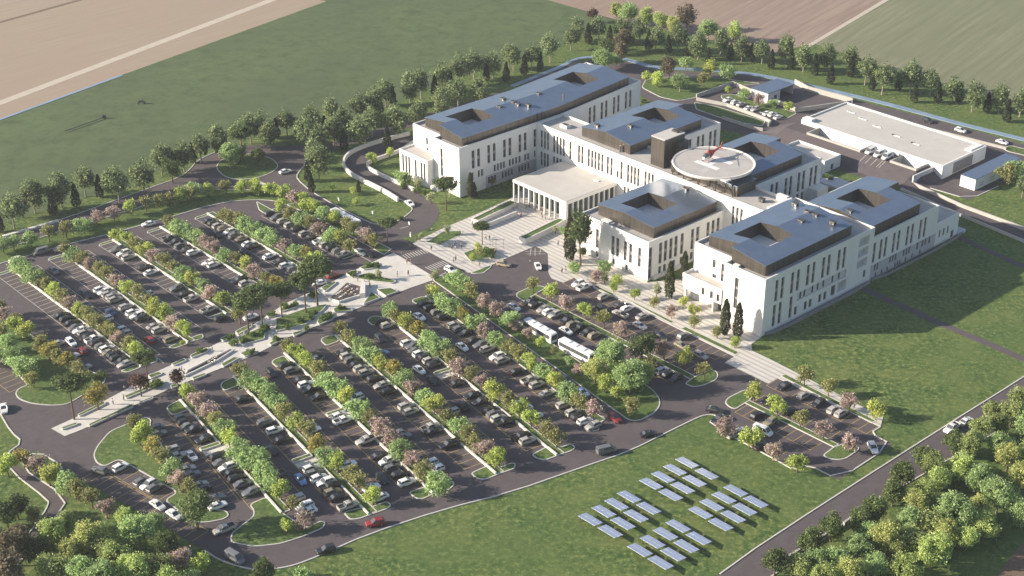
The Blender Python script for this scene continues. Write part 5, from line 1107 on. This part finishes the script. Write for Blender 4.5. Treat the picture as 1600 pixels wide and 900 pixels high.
# ================================================================== PEOPLE
def skin_mesh(V, E_, name, mt, root_i=0, sub=1):
    me = bpy.data.meshes.new('t'); me.from_pydata([v_[0] for v_ in V], E_, []); o = bpy.data.objects.new('t', me); COL.objects.link(o)
    o.modifiers.new('s', 'SKIN'); sv = me.skin_vertices[0].data
    for i, v_ in enumerate(V): sv[i].radius = v_[1] if isinstance(v_[1], tuple) else (v_[1],)*2
    sv[root_i].use_root = True
    m2 = o.modifiers.new('d', 'SUBSURF'); m2.levels = m2.render_levels = sub
    dg = bpy.context.evaluated_depsgraph_get(); r = bpy.data.meshes.new_from_object(o.evaluated_get(dg)); r.name = name
    bpy.data.objects.remove(o); r.materials.clear(); r.materials.append(MATS[mt]); r.polygons.foreach_set('use_smooth', [True]*len(r.polygons)); return r
def person_meshes(st, sw):
    a, b = st, -st
    def skel(k): return [((0,0,.95),(.15*k,.105*k)), ((0,0,1.15),(.13*k,.095*k)), ((0,0,1.38),(.17*k,.10*k)), ((0,0,1.50),(.06*k,.06*k)), ((.01,0,1.60),(.085,.09)), ((.01,0,1.70),(.085,.095)),
      ((0,.20,1.40),.055*k), ((-sw*.3,.26,1.13),.042*k), ((sw*.1,.27,.90),.034*k), ((.05+sw*.1,.27,.80),(.03,.045)), ((0,-.20,1.40),.055*k), ((sw*.3,-.26,1.13),.042*k), ((sw*.7,-.27,.92),.034*k), ((.05+sw*.75,-.27,.82),(.03,.045)),
      ((0,.09,.88),.09*k), ((a*.55,.10,.48),.062*k), ((a,.10,.09),.045*k), ((a+.14,.10,.045),.04), ((0,-.09,.88),.09*k), ((b*.55+.04,-.10,.48),.062*k), ((b,-.10,.09),.045*k), ((b+.14,-.10,.045),.04)]
    ED = [(0,1),(1,2),(2,3),(3,4),(4,5),(2,6),(6,7),(7,8),(8,9),(2,10),(10,11),(11,12),(12,13),(0,14),(14,15),(15,16),(16,17),(0,18),(18,19),(19,20),(20,21)]
    S = skel(1.0); body = skin_mesh(S, ED, 'person', 'skin')
    K = skel(1.16); up_i = [1,2,6,7,8,10,11,12,0]; mp = {q: i for i, q in enumerate(up_i)}
    shirt = skin_mesh([K[i] for i in up_i], [(mp[p], mp[q]) for p, q in ED if p in mp and q in mp], 'shirt', 'cloth')
    lo_i = [0,14,15,16,18,19,20]; mp = {q: i for i, q in enumerate(lo_i)}
    trou = skin_mesh([K[i] for i in lo_i], [(mp[p], mp[q]) for p, q in ED if p in mp and q in mp], 'trousers', 'cloth')
    hair = skin_mesh([((-.02,0,1.68),(.10,.105)), ((-.025,0,1.77),(.075,.085)), ((-.07,0,1.64),(.06,.08))], [(0,1),(0,2)], 'hair', 'hair')
    return body, shirt, trou, hair
PM = [person_meshes(.0,.05), person_meshes(.22,.16), person_meshes(-.24,-.16)]
CLO = [('white',(.7,.69,.66)), ('black',(.03,.03,.035)), ('dark blue',(.04,.06,.14)), ('red',(.4,.05,.04)), ('beige',(.45,.36,.26)), ('grey',(.2,.2,.21)), ('light blue',(.25,.36,.5))]
TRO = [('dark',(.03,.03,.04)), ('blue',(.07,.10,.2)), ('beige',(.36,.29,.2))]
random.seed(5)
PEOPLE = [('on the striped square', '674,392 702,385 706,389 711,385 712,391 721,388 709,411 712,408 749,418 768,405 774,396 759,374 765,375 738,351 771,335 814,338 774,397'), ('before the glazed hall', '852,343 847,342 840,333 802,327 808,325 822,329 827,326 814,339 846,336'),
 ('below the grey planter wall', '845,378 872,384 821,381'), ('on the drop-off square', '829,413'), ('near the dark trees before the wings', '884,425 878,427'), ('on path beside grass', '675,363 650,377 656,377 642,369'), ('on wide promenade end', '636,413 642,413 638,430 629,400 621,433 638,431 578,449'),
 ('near the bicycle court', '509,468 512,470 559,440 570,446'), ('on the narrow promenade', '421,515 195,611 194,626 177,632 332,549')]
for where, s_ in PEOPLE:
    for q in s_.split():
        x, y = map(float, q.split(',')); p = G(x, y, .12); ps = random.choice(PM) if 'promenade' in where or 'square' in where else PM[random.choice((0,1))]
        c1, c2 = random.choice(CLO), random.choice(TRO); z = .09 if 'promenade' not in where else .12
        root = empty('person', Vector((p.x, p.y, z)), random.uniform(0, 6.28), random.uniform(.98, 1.08)); tag(root, 'person in %s top, %s trousers, %s' % (c1[0], c2[0], where), 'person', 'people ' + where)
        o = link('body', ps[0], root); o2 = link('shirt', ps[1], root); o2.color = (*c1[1], 1); o3 = link('trousers', ps[2], root); o3.color = (*c2[1], 1); link('hair', ps[3], root)
# ================================================================== BICYCLES, SIGNS, LAMPS
def bike_meshes():
    P = {}; w_ = MB(); n = 16
    w_.tube([(.33*math.cos(2*math.pi*i/n),0,.33*math.sin(2*math.pi*i/n)) for i in range(n+1)], .03, 'tyre', 5, False)
    for i in range(8): w_.tube([(0,0,0),(.32*math.cos(math.pi*i/4),0,.32*math.sin(math.pi*i/4))], .008, 'steel', 3)
    P['wheel'] = w_.mesh('bicycle_wheel'); f = MB()
    for a, b in (((-.5,0,.34),(-.12,0,.32)), ((-.12,0,.32),(-.25,0,.82)), ((-.25,0,.78),(.35,0,.80)), ((-.12,0,.32),(.38,0,.70)), ((-.5,0,.34),(-.24,0,.76)), ((.5,0,.34),(.34,0,.95))): f.tube([a, b], .03, 'car_paint', 5)
    P['frame'] = f.mesh('bicycle_frame'); s = MB(); s.box((-.26,0,.88), (.28,.15,.07), 'tyre'); P['saddle'] = s.mesh('saddle')
    h = MB(); h.tube([(.28,-.28,1.0),(.33,0,.97),(.28,.28,1.0)], .02, 'steel', 5); P['handlebar'] = h.mesh('handlebar'); return P
BK = bike_meshes(); random.seed(3)
def bike(x, y, where):
    p = G(x, y, .5); cn, rgb = random.choice((('red',(.3,.09,.07)), ('white',(.6,.58,.54)), ('beige',(.5,.43,.3)), ('grey',(.2,.2,.2)), ('white',(.62,.6,.56))))
    root = empty('bicycle', Vector((p.x, p.y, .135)), R(-40)+random.uniform(-.12,.12)); tag(root, '%s bicycle parked in the %s' % (cn, where), 'bicycle', 'bicycles in the ' + where)
    link('frame', BK['frame'], root).color = (*rgb, 1)
    for sx in (-.5, .5): link('wheel', BK['wheel'], root, (sx, 0, .34))
    link('saddle', BK['saddle'], root); link('handlebar', BK['handlebar'], root)
for x, y in ((525,461),(528,459),(531,457),(534,455),(537,453),(540,450),(543,448),(546,446),(531,465),(534,463),(537,461),(540,459),(543,456),(546,454),(550,452),(545,461),(549,458),(553,456),(555,461),(558,453)): bike(x, y, 'paved bicycle court')
for x, y in ((326,566),(329,564),(332,562),(335,560),(338,558),(331,567),(335,564)): bike(x, y, 'sunk bicycle trench')
for x, y, lab in ((642,379,'white road sign where the ramp road meets the square'), (583,343,'white road sign on the grass edge beside the bus road'), (530,322,'white road sign on the grass behind the parked white bus'), (640,360,'white road sign at the mouth of the ramp road')):
    p = G(x, y); root = empty('road_sign', p, R(-60)); tag(root, lab, 'sign', 'white road signs')
    m_ = MB(); m_.tube([(0,0,0),(0,0,2.6)], .06, 'steel', 6); m_.build('post', root)
    m_ = MB(); m_.box((0,-.07,2.5), (.8,.05,1.0), 'plastic_white'); m_.build('sign_panel', root)
for x, y, lab in ((766,388,'thin white flag post left of the gate frame on the square'),):
    pass
m_ = MB(); q = gp([(770,386),(775,386)]); 
for p in q: m_.tube([p, p+Vector((0,0,3.2))], .07, 'steel', 6)
m_.tube([q[0]+Vector((0,0,3.2)), q[1]+Vector((0,0,3.2))], .07, 'steel', 6); tag(m_.build('gate_frame'), 'thin metal gate frame standing on the striped square', 'frame')
for x, y in ((766,388),(787,389)):
    p = G(x, y); root = empty('street_lamp', p, 0); tag(root, 'thin %s lamp post on the striped square near the gate frame' % ('left' if x < 775 else 'right'), 'lamp post', 'lamp posts on the square')
    m_ = MB(); m_.tube([(0,0,0),(0,0,3.6)], .06, 'steel', 6); m_.build('post', root); m_ = MB(); m_.box((.25,0,3.6), (.7,.2,.1), 'plastic_white'); m_.build('lamp_head', root)
# small things in the far meadow
p = G(101,207); q = G(163,185); root = empty('irrigation_pipe', p); tag(root, 'dark thin irrigation boom lying across the far meadow', 'irrigation boom')
m_ = MB(); m_.tube([Vector((0,0,.5)), (q-p)+Vector((0,0,.5))], .16, 'dark_steel', 6); m_.build('boom', root)
m_ = MB(); m_.box((q-p)+Vector((0,0,.8)), (1.2,.9,1.2), 'dark_steel'); m_.build('pump', root)
p = G(221,162); root = empty('hay_cart', p); tag(root, 'small dark farm cart standing in the far meadow', 'cart'); m_ = MB(); m_.box((0,0,1.1),(1.6,1.0,.7),'dark_steel', taper=.8); m_.build('body', root)
for sx in (-1,1): link('wheel', CM['van']['wheel'], root, (sx,.8,.38)); link('wheel', CM['van']['wheel'], root, (sx,-.8,.38))
# stony bank at lower right
m_ = MB(); m_.sheet(gp([(1545,915),(1572,880),(1600,845),(1660,800),(1700,930)]), .03, 'soil'); struct(m_.build('bare_ground'))
# ------------------------------------------------------------------ make every label single out one thing
bpy.context.view_layer.update()
from collections import defaultdict
by = defaultdict(list)
for o in THINGS: by[o['label']].append(o)
for lab, os_ in by.items():
    if len(os_) < 2: continue
    os_.sort(key=lambda o: PX(o.matrix_world.translation)[0])
    for i, o in enumerate(os_): o['label'] = '%s, %s from the left' % (lab, ORD[i+1])
# ------------------------------------------------------------------ thin evening haze
hm = bpy.data.materials.new('haze'); hm.use_nodes = True; hn = hm.node_tree; hn.nodes.remove(hn.nodes['Principled BSDF'])
pv = hn.nodes.new('ShaderNodeVolumePrincipled'); pv.inputs['Color'].default_value = (.80,.84,.92,1); pv.inputs['Density'].default_value = .00010; pv.inputs['Anisotropy'].default_value = .2
hn.links.new(pv.outputs[0], hn.nodes['Material Output'].inputs['Volume']); MATS['haze'] = hm
mb = MB(); mb.bx(-2600,2600,-300,4100,-1.0,206,'haze'); hz = mb.build('haze'); hz['kind'] = 'stuff'; hz['label'] = 'thin pale evening haze over the whole site'
